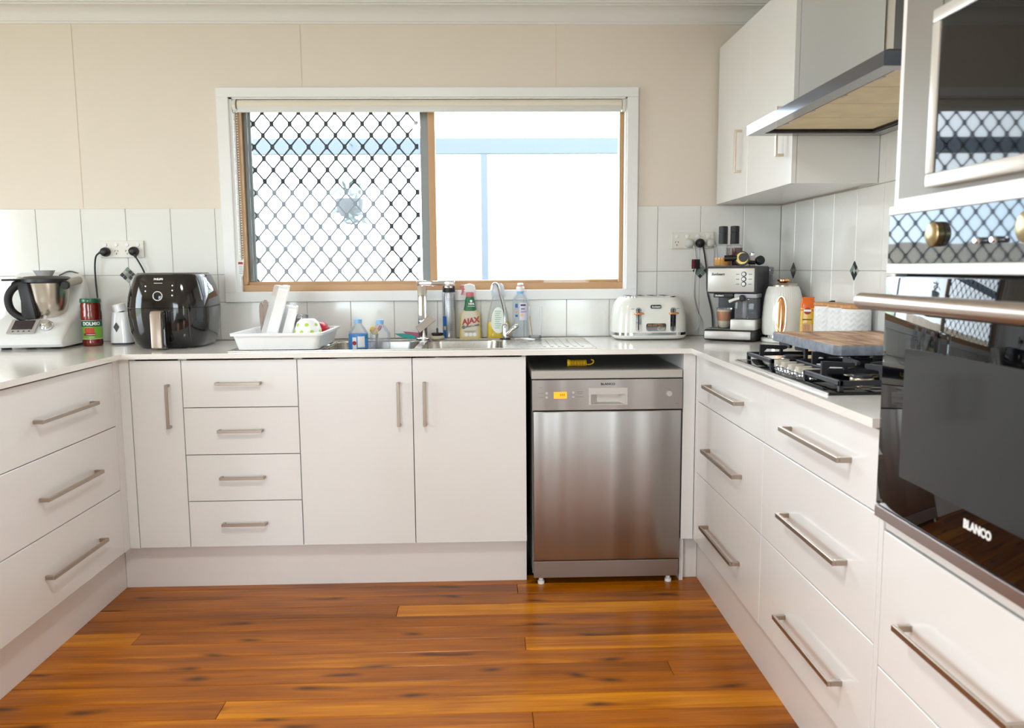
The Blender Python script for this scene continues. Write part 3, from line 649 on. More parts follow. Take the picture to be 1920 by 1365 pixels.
# two water bottles standing in the sink bowl
def water_bottle(label, x, y, z0, r, h, lab):
    t = thing('water_bottle', label, 'bottle', (x, y, z0), 0, 'water bottles in the sink')
    pr = [(r*.86, 0), (r, .008)]
    for k in range(8): pr += [(r, .014+k*.0175), (r*.95, .0225+k*.0175)]
    pr += [(r, .156), (r, h*.78), (r*.95, h*.80), (r*.70, h*.865), (r*.42, h*.915), (.0135, h*.935), (.0135, h*.945)]
    bm = nb(); lathe(bm, pr, 26, cap1=False); obj('shell', bm, CLEARB, t)
    bm = nb(); lathe(bm, [(.0165, h*.935), (.0165, h*.995), (.015, h)], 22); obj('cap', bm, LBLUE, t)
    if lab:
        bm = nb(); lathe(bm, [(r+.0008, .146), (r+.0008, .212)], 26, cap0=False, cap1=False); lb = obj('label_band', bm, mat('blue_band', (70, 140, 215), .4), t, True, False, 'blue printed label')
        for a0, a1, m_, z0_, z1_ in ((-2.05, -1.62, PAPER, .150, .200), (-1.5, -.75, PAPER, .158, .204), (-1.55, -.5, mat('olive_print', (110, 110, 40), .5), .1465, .1535), (-.62, -.3, mat('green_spot', (40, 140, 100), .5), .194, .208)):
            bm = nb(); n = 6; loft(bm, [[((r+.0013)*math.cos(a0+(a1-a0)*i/n), (r+.0013)*math.sin(a0+(a1-a0)*i/n), z) for i in range(n+1)] for z in (z0_, z1_)], False, False, False); obj('label_print', bm, m_, lb, False)
        bm = nb(); lathe_ax(bm, [(.009, 0), (.009, .0006)], ((r+.0014)*math.cos(-1.83), (r+.0014)*math.sin(-1.83), .176), (math.cos(-1.83), math.sin(-1.83), 0), 14); obj('emblem', bm, REDP, lb, False)
    return t
water_bottle('clear water bottle with a blue label standing in the sink', .857, -.36, .8052, .040, .274, True)
water_bottle('clear ribbed water bottle without label standing in the sink', .948, -.36, .8052, .0425, .270, False)
# dish brush behind them
br = thing('dish_brush', 'yellow and pink handled brush behind the water bottles', 'brush', (.905, -.21, .8052))
bm = nb(); tube(bm, [(0, 0, 0), (.004, 0, .13), (.010, 0, .20)], .006, 8); obj('handle', bm, DGREY, br)
bm = nb(); lathe_ax(bm, [(.004, 0), (.016, .012), (.018, .030), (.010, .040)], (.008, 0, .195), (-.45, 0, .8), 14); obj('brush_head', bm, YEL, br)
bm = nb(); lathe_ax(bm, [(.004, 0), (.008, .01), (.006, .026)], (.014, .006, .212), (.45, 0, .8), 12); obj('pink_tip', bm, PINK, br)
# silicone spatulas beside the tap
for nm, lb, pts, m_, loc in (('teal_spatula', 'teal silicone spatula lying left of the mixer tap', [(-.105, .026), (-.06, .026), (-.02, .018), (.0, .004), (-.035, .0), (-.07, .008)], TEAL, (1.082, -.100, .9702)), ('pink_spatula', 'dusty pink silicone spatula lying behind the teal one', [(-.066, .034), (-.02, .030), (.012, .026), (.014, .002), (-.008, .0), (-.044, .014)], PINK, (1.082, -.086, .9702))):
    t = thing(nm, lb, 'spatula', loc); bm = nb(); prism(bm, pts, 'y', -.004, .004, .0015, 1); obj('blade', bm, m_, t, False)
# scrubbing brush right of the tap
t = thing('scrubbing_brush', 'small black and wood scrubbing brush right of the mixer tap', 'brush', (1.172, -.113, .968))
bm = nb(); lathe(bm, [(.020, .0), (.030, .004), (.033, .012), (.026, .018)], 20); obj('wood_base', bm, mat('brush_wood', (205, 190, 165), .5), t)
bm = nb()
for k in range(18):
    a = 2*PI*k/18; cyl(bm, (.020*math.cos(a), .02*math.sin(a), .016), (.024*math.cos(a), .024*math.sin(a), .030), .0032, .0036, 6)
lathe(bm, [(.022, .016), (.024, .029)], 18); obj('bristles', bm, BLK, t)
bm = nb(); lathe(bm, [(.004, .028), (.005, .034), (.004, .040), (.005, .046), (.004, .052)], 10); obj('knob', bm, DGREY, t)

# ------------------------------------------------------------------ bottles behind the sink
def arc_patch(r, a0, a1, z0, z1, n=8, off_=.0006, sy=1.):
    bm = nb(); loft(bm, [[((r+off_)*math.cos(a0+(a1-a0)*i/n), sy*(r+off_)*math.sin(a0+(a1-a0)*i/n), z) for i in range(n+1)] for z in (z0, z1)], False, False, False); return bm
t = thing('spray_can', 'tall silver aerosol can with a black cap behind the sink', 'spray can', (1.224, -.047, .965))
r = .0305
bm = nb(); lathe(bm, [(r*.94, .0005), (r, .004), (r, .208), (r*.93, .214)], 28); obj('can', bm, mat('can_silver', (188, 190, 194), .3, .8), t)
bm = nb(); lathe(bm, [(r*.95, .214), (r*.95, .222), (r*.90, .262), (r*.80, .268)], 28); obj('cap', bm, BLK, t)
ol = arc_patch(r, -2.75, -2.0, .006, .105); obj('blue_panel', ol, BLUE, t, True)
bm = nb(); [loft(bm, [[((r+.0012)*math.cos(a), (r+.0012)*math.sin(a), z) for a in (a0, a0+.09)] for z in (.043, .060)], False, False, False) for a0 in (-2.45, -2.3, -2.15)]; obj('yellow_mark', bm, YEL, t, False)
for k in range(22): obj('print_line', arc_patch(r, -1.85+.03*(k % 3), -.75-.05*(k % 4), .04+k*.0068, .0416+k*.0068, 6), GREYP, t, False)

t = thing('trigger_spray', 'beige cleaning spray bottle with a red trigger behind the sink', 'spray bottle', (1.3195, -.045, .965))
SHV = [(.0005, .098, .050, .02), (.006, .102, .054, .022), (.02, .100, .054, .022), (.085, .094, .052, .022), (.115, .088, .050, .022), (.128, .066, .046, .02), (.138, .050, .042, .018), (.150, .044, .038, .018)]
bm = nb(); loft(bm, rings_rr([q if len(q) == 4 else q for q in SHV], 5)); obj('bottle', bm, mat('yellowish_bottle', (225, 205, 130), .3, coat=.3), t)
bm = nb(); loft(bm, [[(x*.965, y, z) for x, y, z in rr_] for rr_ in rings_rr([(.012, .096, .0575, .022), (.085, .092, .0555, .022), (.114, .087, .0535, .022), (.128, .066, .049, .02)], 5)], False, False); lb = obj('label_wrap', bm, BEIGE, t, True, False, 'beige printed label')
bm = nb(); loft(bm, rings_rr([(.128, .060, .047, .018), (.150, .050, .041, .018), (.178, .044, .038, .018), (.192, .036, .033, .015)], 5)); gs = obj('green_sleeve', bm, GREEN, t)
text('AJAX', .034, (.002, -.0294, .083), REDP, lb, ry=.16, shear=.15, off=.0012)
text('SPRAY n WIPE', .0105, (.010, -.0294, .060), mat('navy_print', (60, 60, 90), .5), lb, ry=.16, shear=.2, off=.0003)
for z, wd in ((.037, .058), (.033, .044)): obj('print_line', B((-.002-wd/2, -.0292, z-.001), (-.002+wd/2, -.0284, z+.001)), GREYP, lb, False)
text('100%', .013, (.006, -.0232, .160), PAPER, gs, off=.0005); obj('print_line', B((-.010, -.0240, .1485), (.022, -.0205, .1505)), PAPER, gs, False)
bm = nb(); lathe_ax(bm, [(.006, 0), (.006, .0008)], (.006, -.0222, .173), (0, -1, 0), 12); obj('recycle_mark', bm, PAPER, gs, False)
for k in range(3):
    bm = nb(); lathe_ax(bm, [(.0085, 0), (.0085, .0006)], (-.018+k*.019, -.0290, .021), (0, -1, 0), 16); obj('badge', bm, PAPER, lb, False)
bm = nb(); lathe_ax(bm, [(.0085, 0), (.0085, .0006)], (-.030, -.0289, .055), (0, -1, 0), 16); obj('badge', bm, GREYP, lb, False)
bm = nb(); lathe(bm, [(.017, .192), (.018, .196), (.018, .210), (.015, .214)], 20); obj('collar', bm, PINKR, t)
bm = nb(); prism(bm, [(-.026, .232), (-.026, .246), (.0, .252), (.022, .244), (.026, .226), (.016, .212), (-.014, .212)], 'y', -.011, .011, .004); obj('spray_head', bm, WPL, t)
bm = nb(); prism(bm, [(-.020, .243), (-.040, .247), (-.047, .242), (-.046, .234), (-.036, .232), (-.034, .220), (-.040, .203), (-.036, .200), (-.029, .212), (-.024, .230)], 'y', -.007, .007, .002); obj('trigger', bm, PINKR, t)

t = thing('detergent_bottle', 'clear bottle half full of yellow dishwashing liquid behind the sink', 'bottle', (1.448, -.046, .965))
DB = [(0., .100, .05, .02), (.004, .106, .056, .024), (.06, .104, .056, .026), (.11, .092, .052, .026), (.15, .072, .046, .022), (.18, .056, .040, .019), (.196, .050, .036, .017)]
bm = nb(); loft(bm, rings_rr(DB, 5), cap1=False); obj('shell', bm, CLEAR, t)
bm = nb(); loft(bm, rings_rr([(.002, .096, .046, .018), (.006, .102, .052, .022), (.06, .1005, .0525, .024), (.078, .0965, .051, .024)], 5)); obj('liquid', bm, DETERG, t)
bm = nb(); lathe(bm, [(.027, .194), (.030, .200), (.030, .225), (.026, .243), (.016, .253)], 24); obj('dome_cap', bm, glass('milky_cap', (.92, .94, .96), diff=.55), t)
lbm = nb(); lbm.faces.new([lbm.verts.new((.034*math.cos(a)*(1 if math.sin(a) < 0 else .92), -.0305+(.004 if math.sin(a) > .5 else 0), .085+.060*math.sin(a))) for a in [2*PI*k/28 for k in range(28)]]); lb = obj('oval_label', lbm, mat('pale_label', (238, 244, 232), .5), t, False)
for k in range(9): obj('print_line', B((-.016+.002*(k % 2), -.0312, .125-.0095*k), (.014-.004*(k % 3), -.0305, .128-.0095*k)), mat('sage_print', (170, 195, 175), .6), lb, False)

t = thing('squeeze_bottle', 'clear sports bottle with blue print beside the drinking glass', 'bottle', (1.551, -.048, .965))
r = .037
bm = nb(); lathe(bm, [(r*.85, 0.0005), (r, .006), (r, .06), (r*.95, .075), (r, .09), (r, .155), (r*.93, .175), (r*.7, .193), (.015, .205), (.0145, .212)], 28, cap1=False); obj('shell', bm, CLEARB, t)
bm = nb(); lathe(bm, [(.0165, .205), (.0165, .216)], 20); obj('neck_ring', bm, LBLUE, t)
bm = nb(); lathe(bm, [(.019, .216), (.019, .232), (.014, .238), (.014, .250), (.010, .253)], 20); obj('cap', bm, WPL, t)
bm = nb(); lathe(bm, [(.0142, .239), (.0142, .242)], 20); obj('cap_ring', bm, RED, t)
bm = arc_patch(r, -1.75, -.75, .085, .165); lb = obj('label_panel', bm, mat('lilac_label', (226, 224, 240), .5), t)
for a0, a1, z0_, z1_, m_ in ((-1.6, -.95, .150, .157, mat('navy_print', (60, 60, 90), .5)), (-1.55, -1.05, .134, .139, GREYP), (-1.6, -.8, .120, .127, mat('lilac_print', (190, 170, 215), .5)), (-1.62, -1.3, .102, .114, mat('peach_print', (250, 205, 130), .5)), (-2.3, -1.95, .142, .160, BLUE), (-2.3, -1.95, .118, .126, mat('salmon_print', (230, 160, 150), .5)), (-2.3, -1.95, .100, .110, BLUE)): obj('label_print', arc_patch(r, a0, a1, z0_, z1_, 6, .0012), m_, lb, False)

t = thing('tall_glass', 'tall clear drinking glass on the sink drainer', 'glass', (1.612, -.135, .9705))
bm = nb(); lathe(bm, [(.029, .006), (.0335, .145)], 26, cap0=False, cap1=False); obj('wall', bm, CLEAR, t)
bm = nb(); lathe(bm, [(.027, 0), (.029, .002), (.029, .012), (.026, .014)], 26); obj('thick_base', bm, glass('thick_base_glass', (.85, .88, .88), diff=.1), t)
bm = nb(); tube(bm, [(-.012, 0, .015), (-.024, 0, .10)], .0025, 8); obj('swizzle_stick', bm, mat('amber_stick', (200, 160, 90), .4), t)
t = thing('vegetable_peeler', 'small steel peeler lying on the drainer by the filter tap', 'peeler', (1.56, -.215, .9705))
bm = nb(); tube(bm, [(-.04, .02, .003), (-.01, .012, .004), (.02, -.006, .004), (.045, -.022, .004)], [.003, .005, .006, .003], 8); obj('handle', bm, WPL, t)
bm = nb(); tube(bm, [(-.045, .004, .004), (-.02, -.008, .006), (.005, -.012, .004)], .0022, 6); obj('blade', bm, CHROME, t)

# ------------------------------------------------------------------ power points and cords
def sockets(label, x0, x1, z0, z1, plugged):
    t = thing('power_outlet', label, 'power outlet', ((x0+x1)/2, 0, z0))
    wd, ht = x1-x0, z1-z0
    pl = obj('plate', B((-wd/2, -.011, 0), (wd/2, .0003, ht), .003), CREAMPL, t, False)
    for k in range(4):
        cx = -wd/2+wd*(.13+.247*k); 
        bm = nb(); lathe_ax(bm, [(.0088, 0), (.0088, .0025), (.0070, .004)], (cx, -.0105, ht*.76), (0, -1, 0), 18); obj('switch', bm, WPL, pl)
        if k in plugged: continue
        bm = nb()
        for a, dx, dz in ((.5, -.006, .005), (-.5, .006, .005), (0, 0, -.008)):
            b2 = nb(); box(b2, (-.0012, -.0116, -.004), (.0012, -.0105, .004)); bmesh.ops.rotate(b2, verts=b2.verts, matrix=Matrix.Rotation(a, 3, 'Y')); bmesh.ops.translate(b2, verts=b2.verts, vec=(cx+dx, 0, ht*.34+dz))
            me = bpy.data.meshes.new('q'); b2.to_mesh(me); b2.free(); bm.from_mesh(me); bpy.data.meshes.remove(me)
        obj('socket_slots', bm, DGREY, pl, False)
    return t
sockets('ivory four-gang power outlet on the tiles left of the window', -.351, -.155, 1.346, 1.422, (0, 3))
sockets('ivory four-gang power outlet on the tiles right of the window', 2.252, 2.450, 1.369, 1.444, (1, 2, 3))
t = thing('cord_tag', 'black warning tag with red print on the white toaster cord', 'tag', (2.362, -.032, 1.277))
obj('tag_board', B((-.019, -.0015, 0), (.019, .0015, .043), .001, 1), BLK, t, False); obj('strap', B((-.006, .0016, .014), (.010, .006, .029)), BLK, t, False)
for k in range(4): obj('print_mark', B((-.015, -.0021, .005+k*.0095), (-.007, -.0016, .0105+k*.0095)), RED, t, False)

# ------------------------------------------------------------------ left appliances
# -- thermal mixer
tm = thing('thermal_cooker', 'white thermal cooking mixer with a steel jug and screen', 'kitchen mixer', (-.530, -.205, .965), .10)
WB = mat('cooker_white', (232, 232, 230), .25, coat=.3)
bm = nb()
sec = lambda s: [(-.175, .018), (-.186, .030), (-.184, .046), (-.165, .066), (-.085, .128), (-.045, .142), (.0, .160), (.035, .200), (.060, .255), (.085, .305), (.110, .325), (.140, .318), (.158, .280), (.165, .20), (.165, .03), (.155, .018)]
prs = []
for x, k in ((-.152, .78), (-.149, .87), (-.140, .945), (-.118, 1.), (.118, 1.), (.140, .945), (.149, .87), (.152, .78)):
    prs.append([(x, .0+y*(.94+.06*(k-.78)/.22), .010+(z-.018)*k) for y, z in sec(0)])
loft(bm, prs); obj('body', bm, WB, tm)
for x in (-.12, .12):
    for y in (-.13, .13):
        bm = nb(); lathe(bm, [(.018, 0), (.020, .004), (.018, .012)], 16, (x*.8, y*.85, 0)); obj('foot', bm, DGREY, tm)
# screen on the sloping front
sl = math.atan2(.062, .080)
def onslope(u, v, h): # u across, v up the slope from its foot, h above
    return (u, -.165+v*math.cos(sl)-h*math.sin(sl), .066+v*math.sin(sl)+h*math.cos(sl))
def slope_box(u0, u1, v0, v1, h0, h1):
    bm = nb(); R_ = [[onslope(u, v, h) for u, v in ((u0, v0), (u1, v0), (u1, v1), (u0, v1))] for h in (h0, h1)]; return loft(bm, R_)
fr_ = obj('screen_bezel', slope_box(-.070, .038, .004, .088, -.002, .003), SILVER, tm, False)
obj('screen', slope_box(-.056, .024, .024, .080, .003, .0042), mat('screen_dark', (70, 62, 62), .15), fr_, False, False, 'dark display')
for k in range(4): obj('touch_key', slope_box(-.050+k*.021, -.043+k*.021, .010, .016, .003, .0036), DGREY, fr_, False)
p0 = Vector(onslope(.074, .048, 0)); nrm = Vector((0, -math.sin(sl), math.cos(sl)))
bm = nb(); lathe_ax(bm, [(.026, -.002), (.026, .006), (.023, .009)], p0, nrm, 24); dl = obj('dial_ring', bm, CHROME, tm)
bm = nb(); lathe_ax(bm, [(.018, .008), (.018, .020), (.015, .024)], p0, nrm, 24); obj('dial', bm, mat('dial_silver', (205, 200, 192), .3, .6), tm)
# jug
JY = -.015
bm = nb(); lathe(bm, [(.058, .118), (.066, .126), (.082, .20), (.090, .272), (.092, .276)], 36, (.040, JY, 0)); jug = obj('jug', bm, mat('jug_steel', (205, 198, 188), .22, 1., noise=.05), tm)
bm = nb(); tube(bm, spline([(-.020, JY-.068, .268), (-.053, JY-.086, .255), (-.075, JY-.094, .215), (-.069, JY-.092, .165), (-.038, JY-.080, .132), (.002, JY-.062, .124)]), .0135, 10, 1.25); obj('jug_handle', bm, BLK, jug)
bm = nb(); prism(bm, [(-.044, .275), (.001, .275), (.026, .125), (-.009, .120), (-.031, .14), (-.024, .20)], 'y', JY-.092, JY-.060, .004); obj('handle_plate', bm, BLK, jug)
bm = nb(); lathe(bm, [(.094, .272), (.100, .276), (.100, .290), (.082, .300), (.045, .303)], 36, (.040, JY, 0)); obj('lid', bm, BLK, tm)
bm = nb(); prism(bm, [(-.042, -.08), (-.094, -.115), (-.098, -.098), (-.062, -.03)], 'z', .283, .291, .002); obj('lid_spout', bm, BLK, tm)
bm = nb(); lathe(bm, [(.030, .302), (.042, .325), (.0425, .326), (.036, .323), (.028, .306)], 28, (.034, JY, 0)); obj('measuring_cup', bm, glass('cup_plastic', (.78, .76, .70), diff=.4), tm)
for s in (-1, 1):
    bm = nb(); tube(bm, [(s*.098+.040, JY-.05, .266), (s*.105+.040, JY+.0, .276), (s*.120+.030, JY+.055, .283)], [.0145, .017, .017], 14); obj('locking_arm', bm, mat('arm_grey', (170, 160, 145), .35, .4), tm)
    bm = nb(); lathe_ax(bm, [(.017, 0), (.019, .004), (.019, .012), (.015, .016)], (s*.098+.040, JY-.047, .266), (-s*.13, -.92, -.2), 16); obj('arm_cap', bm, BLK, tm)
bm = nb(); tube(bm, spline([(.05, .09, .305), (.09, .10, .322), (.125, .11, .312)]), .005, 8); obj('top_trim', bm, CHROME, tm)

# -- pasta sauce jar
t = thing('sauce_jar', 'glass jar of red pasta sauce with a green lid', 'jar', (-.315, -.205, .965))
r = .0405
bm = nb(); lathe(bm, [(r*.88, 0.001), (r*.96, .006), (r*.96, .022), (r*.92, .028), (r*.92, .100), (r*.97, .106), (r*1.0, .128), (r*.96, .150), (r*.93, .158), (r*.97, .172), (r*.90, .186)], 30); obj('sauce', bm, SAUCE, t)
bm = nb(); lathe(bm, [(r*.92, 0), (r, .006), (r, .022), (r*.95, .028), (r*.95, .100), (r, .106), (r*1.04, .128), (r, .150), (r*.96, .158), (r, .172), (r*.93, .188)], 30, cap1=False); obj('glass_wall', bm, JARGL, t)
bm = nb(); lathe(bm, [(r*1.0, .186), (r*1.03, .188), (r*1.03, .200), (r*.97, .2045)], 30); obj('lid', bm, mat('dark_green_lid', (18, 92, 62), .3, coat=.4), t)
lb = obj('label_wrap', arc_patch(r*.95, -3.6, .4, .030, .112, 24, .0012), LIME, t, True, False, 'green printed label')
obj('label_print', arc_patch(r*.95, -3.6, .4, .084, .110, 24, .0018), mat('deep_green_print', (15, 95, 60), .5), lb)
for z in (.0305, .110): obj('label_print', arc_patch(r*.95, -3.6, .4, z, z+.002, 24, .002), PAPER, lb)
obj('label_print', arc_patch(r*.95, -1.9, -.9, .050, .080, 10, .0018), mat('tomato_print', (205, 70, 50), .5, noise=.3, nscale=70), lb)
obj('label_print', arc_patch(r*.95, -2.05, -.8, .046, .056, 10, .0021), mat('berry_print', (150, 30, 70), .5), lb)
def curved_text(s, size, r, ac, z, m_, parent, off_=.001, sx=1.):
    o = text(s, size, (0, 0, 0), m_, parent, off=off_, sx=sx)
    for v in o.data.vertices:
        a = ac+v.co.x/r; rr_ = r-v.co.y; v.co = (rr_*math.cos(a), rr_*math.sin(a), z+v.co.z)
    return o
curved_text('DOLMIO', .0205, r*.95+.0024, -1.17, .0965, PAPER, lb, .0006, .92)
obj('label_print', arc_patch(r*.95, -1.75, -.85, .0495, .0515, 8, .0025), PAPER, lb); obj('label_print', arc_patch(r*.95, -1.5, -.95, .0375, .0405, 8, .0022), mat('pale_lime', (205, 230, 150), .5), lb)

# -- white chopper with dark diamond
t = thing('mini_chopper', 'small white appliance with a dark diamond badge beside the air fryer', 'chopper', (-.213, -.145, .965))
bm = nb(); loft(bm, rings_rr([(.0, .088, .075, .03), (.008, .094, .080, .032)], 6)); obj('base', bm, mat('slate_grey', (78, 84, 98), .4), t)
bm = nb(); loft(bm, rings_rr([(.008, .095, .080, .032), (.03, .095, .080, .032), (.10, .084, .072, .030), (.140, .074, .064, .028), (.142, .070, .060, .026)], 6)); obj('body', bm, WGL, t)
bm = nb(); lathe_ax(bm, [(.028, -.004), (.029, .004), (.029, .028), (.026, .031)], (-.004, 0, .146), (-.28, 0, 1), 22); obj('cap', bm, WGL, t)
bm = nb(); prism(bm, [(-.020, .078), (-.008, .098), (.004, .078), (-.008, .056)], 'y', -.0405, -.034); obj('diamond_badge', bm, DGREY, t, False)

# -- air fryer
af = thing('air_fryer', 'large glossy black air fryer with a grey drawer handle', 'air fryer', (.062, -.245, .965))
AFL = [(.004, .262, .285, .09), (.022, .292, .312, .10), (.07, .318, .334, .105), (.13, .332, .344, .11), (.168, .334, .345, .11)]
AFU = [(.1695, .334, .345, .11), (.21, .328, .338, .11), (.26, .306, .318, .105), (.292, .286, .300, .10), (.304, .278, .292, .10), (.309, .262, .276, .095)]
bm = nb(); loft(bm, rings_rr(AFL, 8)); lo_ = obj('lower_body', bm, BGL, af)
bm = nb(); loft(bm, rings_rr(AFU, 8)); obj('upper_body', bm, BGL, af)
bm = nb(); loft(bm, rings_rr([(.3092, .262, .276, .095), (.312, .250, .262, .09)], 8)); obj('top_plate', bm, mat('charcoal_top', (70, 70, 72), .35), af)
for x in (-.09, .09):
    for y in (-.1, .1):
        bm = nb(); lathe(bm, [(.013, 0), (.013, .006)], 12, (x, y, 0)); obj('foot', bm, BLK, af)
# front surface y at height z
def afy(z):
    L = AFL+AFU
    for a, b in zip(L, L[1:]):
        if a[0] <= z <= b[0]: return -(a[2]+(b[2]-a[2])*(z-a[0])/(b[0]-a[0]))/2
    return -.15
dpz = [(.196+.0114*i) for i in range(8)]
bm = nb(); loft(bm, [[(x, afy(z)-.0012, z) for x in (-.066+.022*i for i in range(7))] for z in dpz], False, False, False); dp = obj('control_panel', bm, mat('panel_black', (26, 24, 22), .12, coat=.5), af)
tilt = -.17
bm = nb(); lathe_ax(bm, [(.0195, 0), (.0195, .003), (.0168, .0035)], (-.004, afy(.218)-.001, .218), (0, -1, .12), 28); obj('dial_ring', bm, WPL, dp)
bm = nb(); lathe_ax(bm, [(.0166, .0030), (.0166, .0052), (.014, .006)], (-.004, afy(.218)-.001, .218), (0, -1, .12), 28); obj('dial', bm, BGL, dp)
for x, z in ((-.054, .258), (-.054, .238), (.054, .260), (.054, .240), (.054, .220)): 
    bm = nb(); lathe_ax(bm, [(.0032, 0), (.0032, .0012)], (x, afy(z)-.0010, z), (0, -1, .1), 10); obj('indicator', bm, PAPER, dp)
text('PHILIPS', .0105, (-.004, afy(.288)-.0016, .286), PAPER, af, rx=PI/2-.28, off=.0005, sx=1.1)
obj('print_line', B((-.021, afy(.270)-.0014, .2695), (.013, afy(.270)+.002, .2712)), PAPER, af, False)
bm = nb(); prism(bm, [(-.170, .160), (-.205, .158), (-.214, .146), (-.214, .010), (-.200, .004), (-.170, .02)], 'x', -.024, .020, .004); hd = obj('drawer_handle', bm, mat('handle_taupe', (172, 158, 142), .35, .5), af)
bm = nb(); prism(bm, [(-.166, .158), (-.204, .155), (-.209, .146), (-.209, .008), (-.196, .0035), (-.166, .02)], 'x', .0205, .034, .003); obj('handle_side', bm, BGL, hd)
bm = nb(); loft(bm, [[(x, afy(z)-.0009-(.0 if abs(x) < .1 else -.004*(abs(x)-.1)/.02), z) for x in (.116, .118)] for z in (.03, .06, .09, .13, .166)], False, False, False); obj('drawer_seam', bm, DGREY, lo_, False)

# ------------------------------------------------------------------ toaster
ts = thing('toaster', 'white retro four-slice toaster with chrome and copper trim', 'toaster', (2.123, -.130, .965))
CRT = mat('cream_white_enamel', (236, 236, 228), .25, coat=.4)
bm = nb(); loft(bm, rings_rr([(.004, .300, .17, .06), (.008, .318, .19, .065), (.018, .332, .202, .07), (.022, .332, .202, .07)], 7)); obj('base_skirt', bm, CRT, ts)
bm = nb(); loft(bm, rings_rr([(.022, .335, .205, .07), (.034, .335, .205, .07)], 7)); obj('chrome_band', bm, CHROME, ts)
bm = nb(); loft(bm, rings_rr([(.034, .330, .200, .068), (.10, .326, .198, .068), (.145, .310, .190, .066), (.168, .292, .178, .062), (.182, .268, .160, .058), (.188, .246, .142, .05)], 7)); tb = obj('body', bm, CRT, ts)
bm = nb(); loft(bm, rings_rr([(.186, .236, .140, .045), (.192, .236, .140, .045), (.194, .226, .130, .04)], 7)); tpp = obj('top_plate', bm, CHROME, ts)
for k in range(4): obj('bread_slot', B((-.103+k*.054, -.052, .1938), (-.079+k*.054, .052, .1946)), DARK, tpp, False)
YT = -.1005
for x in (-.062, .091):
    bm = nb(); prism(bm, rrect(.024, .106, .011, 5, x, .092), 'y', YT-.003, YT+.004); tr = obj('lever_track', bm, CHROME, tb)
    obj('track_slot', B((x-.002, YT-.0042, .045), (x+.003, YT-.0028, .140)), BLK, tr, False)
    bm = nb(); tube(bm, [(x-.021, YT-.012, .119), (x-.016, YT-.014, .119), (x+.016, YT-.014, .119), (x+.021, YT-.012, .119)], [.003, .0052, .0052, .003], 10); obj('lever', bm, COPPER, tr)
    obj('lever_stem', B((x-.002, YT-.012, .117), (x+.003, YT, .121)), CHROME, tr, False)
bm = nb(); prism(bm, rrect(.046, .016, .005, 4, .015, .148), 'y', YT-.0005, YT+.006); bd = obj('brand_badge', bm, DGREY, tb)
text('Sunbeam', .0105, (.015, YT-.0012, .1475), PAPER, bd, shear=.3, off=.0003)
bm = nb(); prism(bm, rrect(.088, .034, .008, 5, .017, .058), 'y', YT-.0012, YT+.004); bp_ = obj('button_panel', bm, CHROME, tb)
for k, x in enumerate((-.010, .012, .038)):
    bm = nb(); prism(bm, rrect(.018, .008, .003, 3, x, .067), 'y', YT-.0035, YT); obj('button', bm, COPPER, bp_)
bm = nb(); lathe_ax(bm, [(.009, 0), (.009, .006), (.007, .008)], (.032, YT-.001, .052), (0, -1, 0), 18); obj('dial', bm, CHROME, bp_)
for x in (-.085, .114): obj('print_line', B((x-.008, YT+.0008, .1385), (x+.006, YT+.004, .1400)), GREYP, tb, False)

# ------------------------------------------------------------------ coffee machine
cm = thing('coffee_machine', 'black and silver espresso machine with a clear milk tank', 'coffee machine', (2.508, -.205, .965), -.52)
W2, D2 = .108, .13
obj('rear_body', B((-.082, -.02, .004), (W2, D2, .300), .006), BLK, cm)
obj('drip_base', B((-W2-.006, -D2-.01, .004), (W2, -.02, .050), .008), BLK, cm)
obj('base_front', B((-W2-.002, -D2-.014, .010), (W2-.020, -D2-.009, .044), .003), SILVER, cm)
hd_ = obj('head', B((-W2, -D2, .205), (W2, D2-.002, .322), .008), DGREY, cm)
obj('head_front', B((-W2+.006, -D2-.004, .2125), (W2-.012, -D2+.001, .313), .003), mat('face_silver', (205, 203, 196), .35, .3), hd_)
bm = nb()
for k, z in enumerate((.288, .267, .246)):
    bm = nb(); lathe_ax(bm, [(.0105, 0), (.0105, .004), (.0075, .006)], (.052, -D2-.0035, z), (0, -1, 0), 18); kb = obj('button_ring', bm, DGREY, hd_)
    bm = nb(); lathe_ax(bm, [(.0075, .003), (.0075, .0075), (.006, .008)], (.052, -D2-.0035, z), (0, -1, 0), 18); obj('button_cap', bm, WPL, kb)
    for dx in (-.026, .026): obj('print_line', B((.052+dx-.007, -D2-.0045, z-.002), (.052+dx+.007, -D2-.0038, z+.001)), GREYP, hd_, False)
text('Sunbeam', .0155, (-.058, -D2-.0044, .288), BLK, hd_, shear=.3, off=.0004)
obj('group_head', B((-.078, -D2+.004, .188), (.008, -D2+.09, .205), .003), BLK, cm)
text('Sunbeam', .010, (-.052, -D2+.0036, .1965), PAPER, cm, shear=.3, off=.0003)
obj('tank_plinth', B((.000, -D2-.012, .050), (W2-.002, -.021, .096), .004), mat('face_silver', (205, 203, 196), .35, .3), cm)
tk = B((.016, -D2-.006, .0975), (W2-.002, -.022, .186), .006); milk = obj('milk_tank', tk, SMOKE, cm)
obj('tank_lid', B((.014, -D2-.008, .1865), (W2-.001, -.0215, .2045), .003), mat('tank_lid_grey', (178, 178, 184), .35), milk)
obj('inner_column', B((.045, -D2+.02, .099), (.060, -D2+.045, .184), .002), SILVER, milk)
bm = nb(); lathe_ax(bm, [(.013, 0), (.014, .004), (.014, .014), (.010, .018)], (.050, -D2-.008, .187), (0, -1, 0), 18); obj('froth_knob', bm, BLK, milk)
bm = nb(); tube(bm, [(.046, -D2-.020, .188), (.020, -D2-.020, .182), (-.004, -D2-.020, .172)], [.006, .006, .007], 10); obj('froth_spout', bm, CREAMPL, milk)
obj('drip_grate', B((-W2+.002, -D2, .0502), (-.002, -.022, .0535), .001, 1), GREYAL, cm)
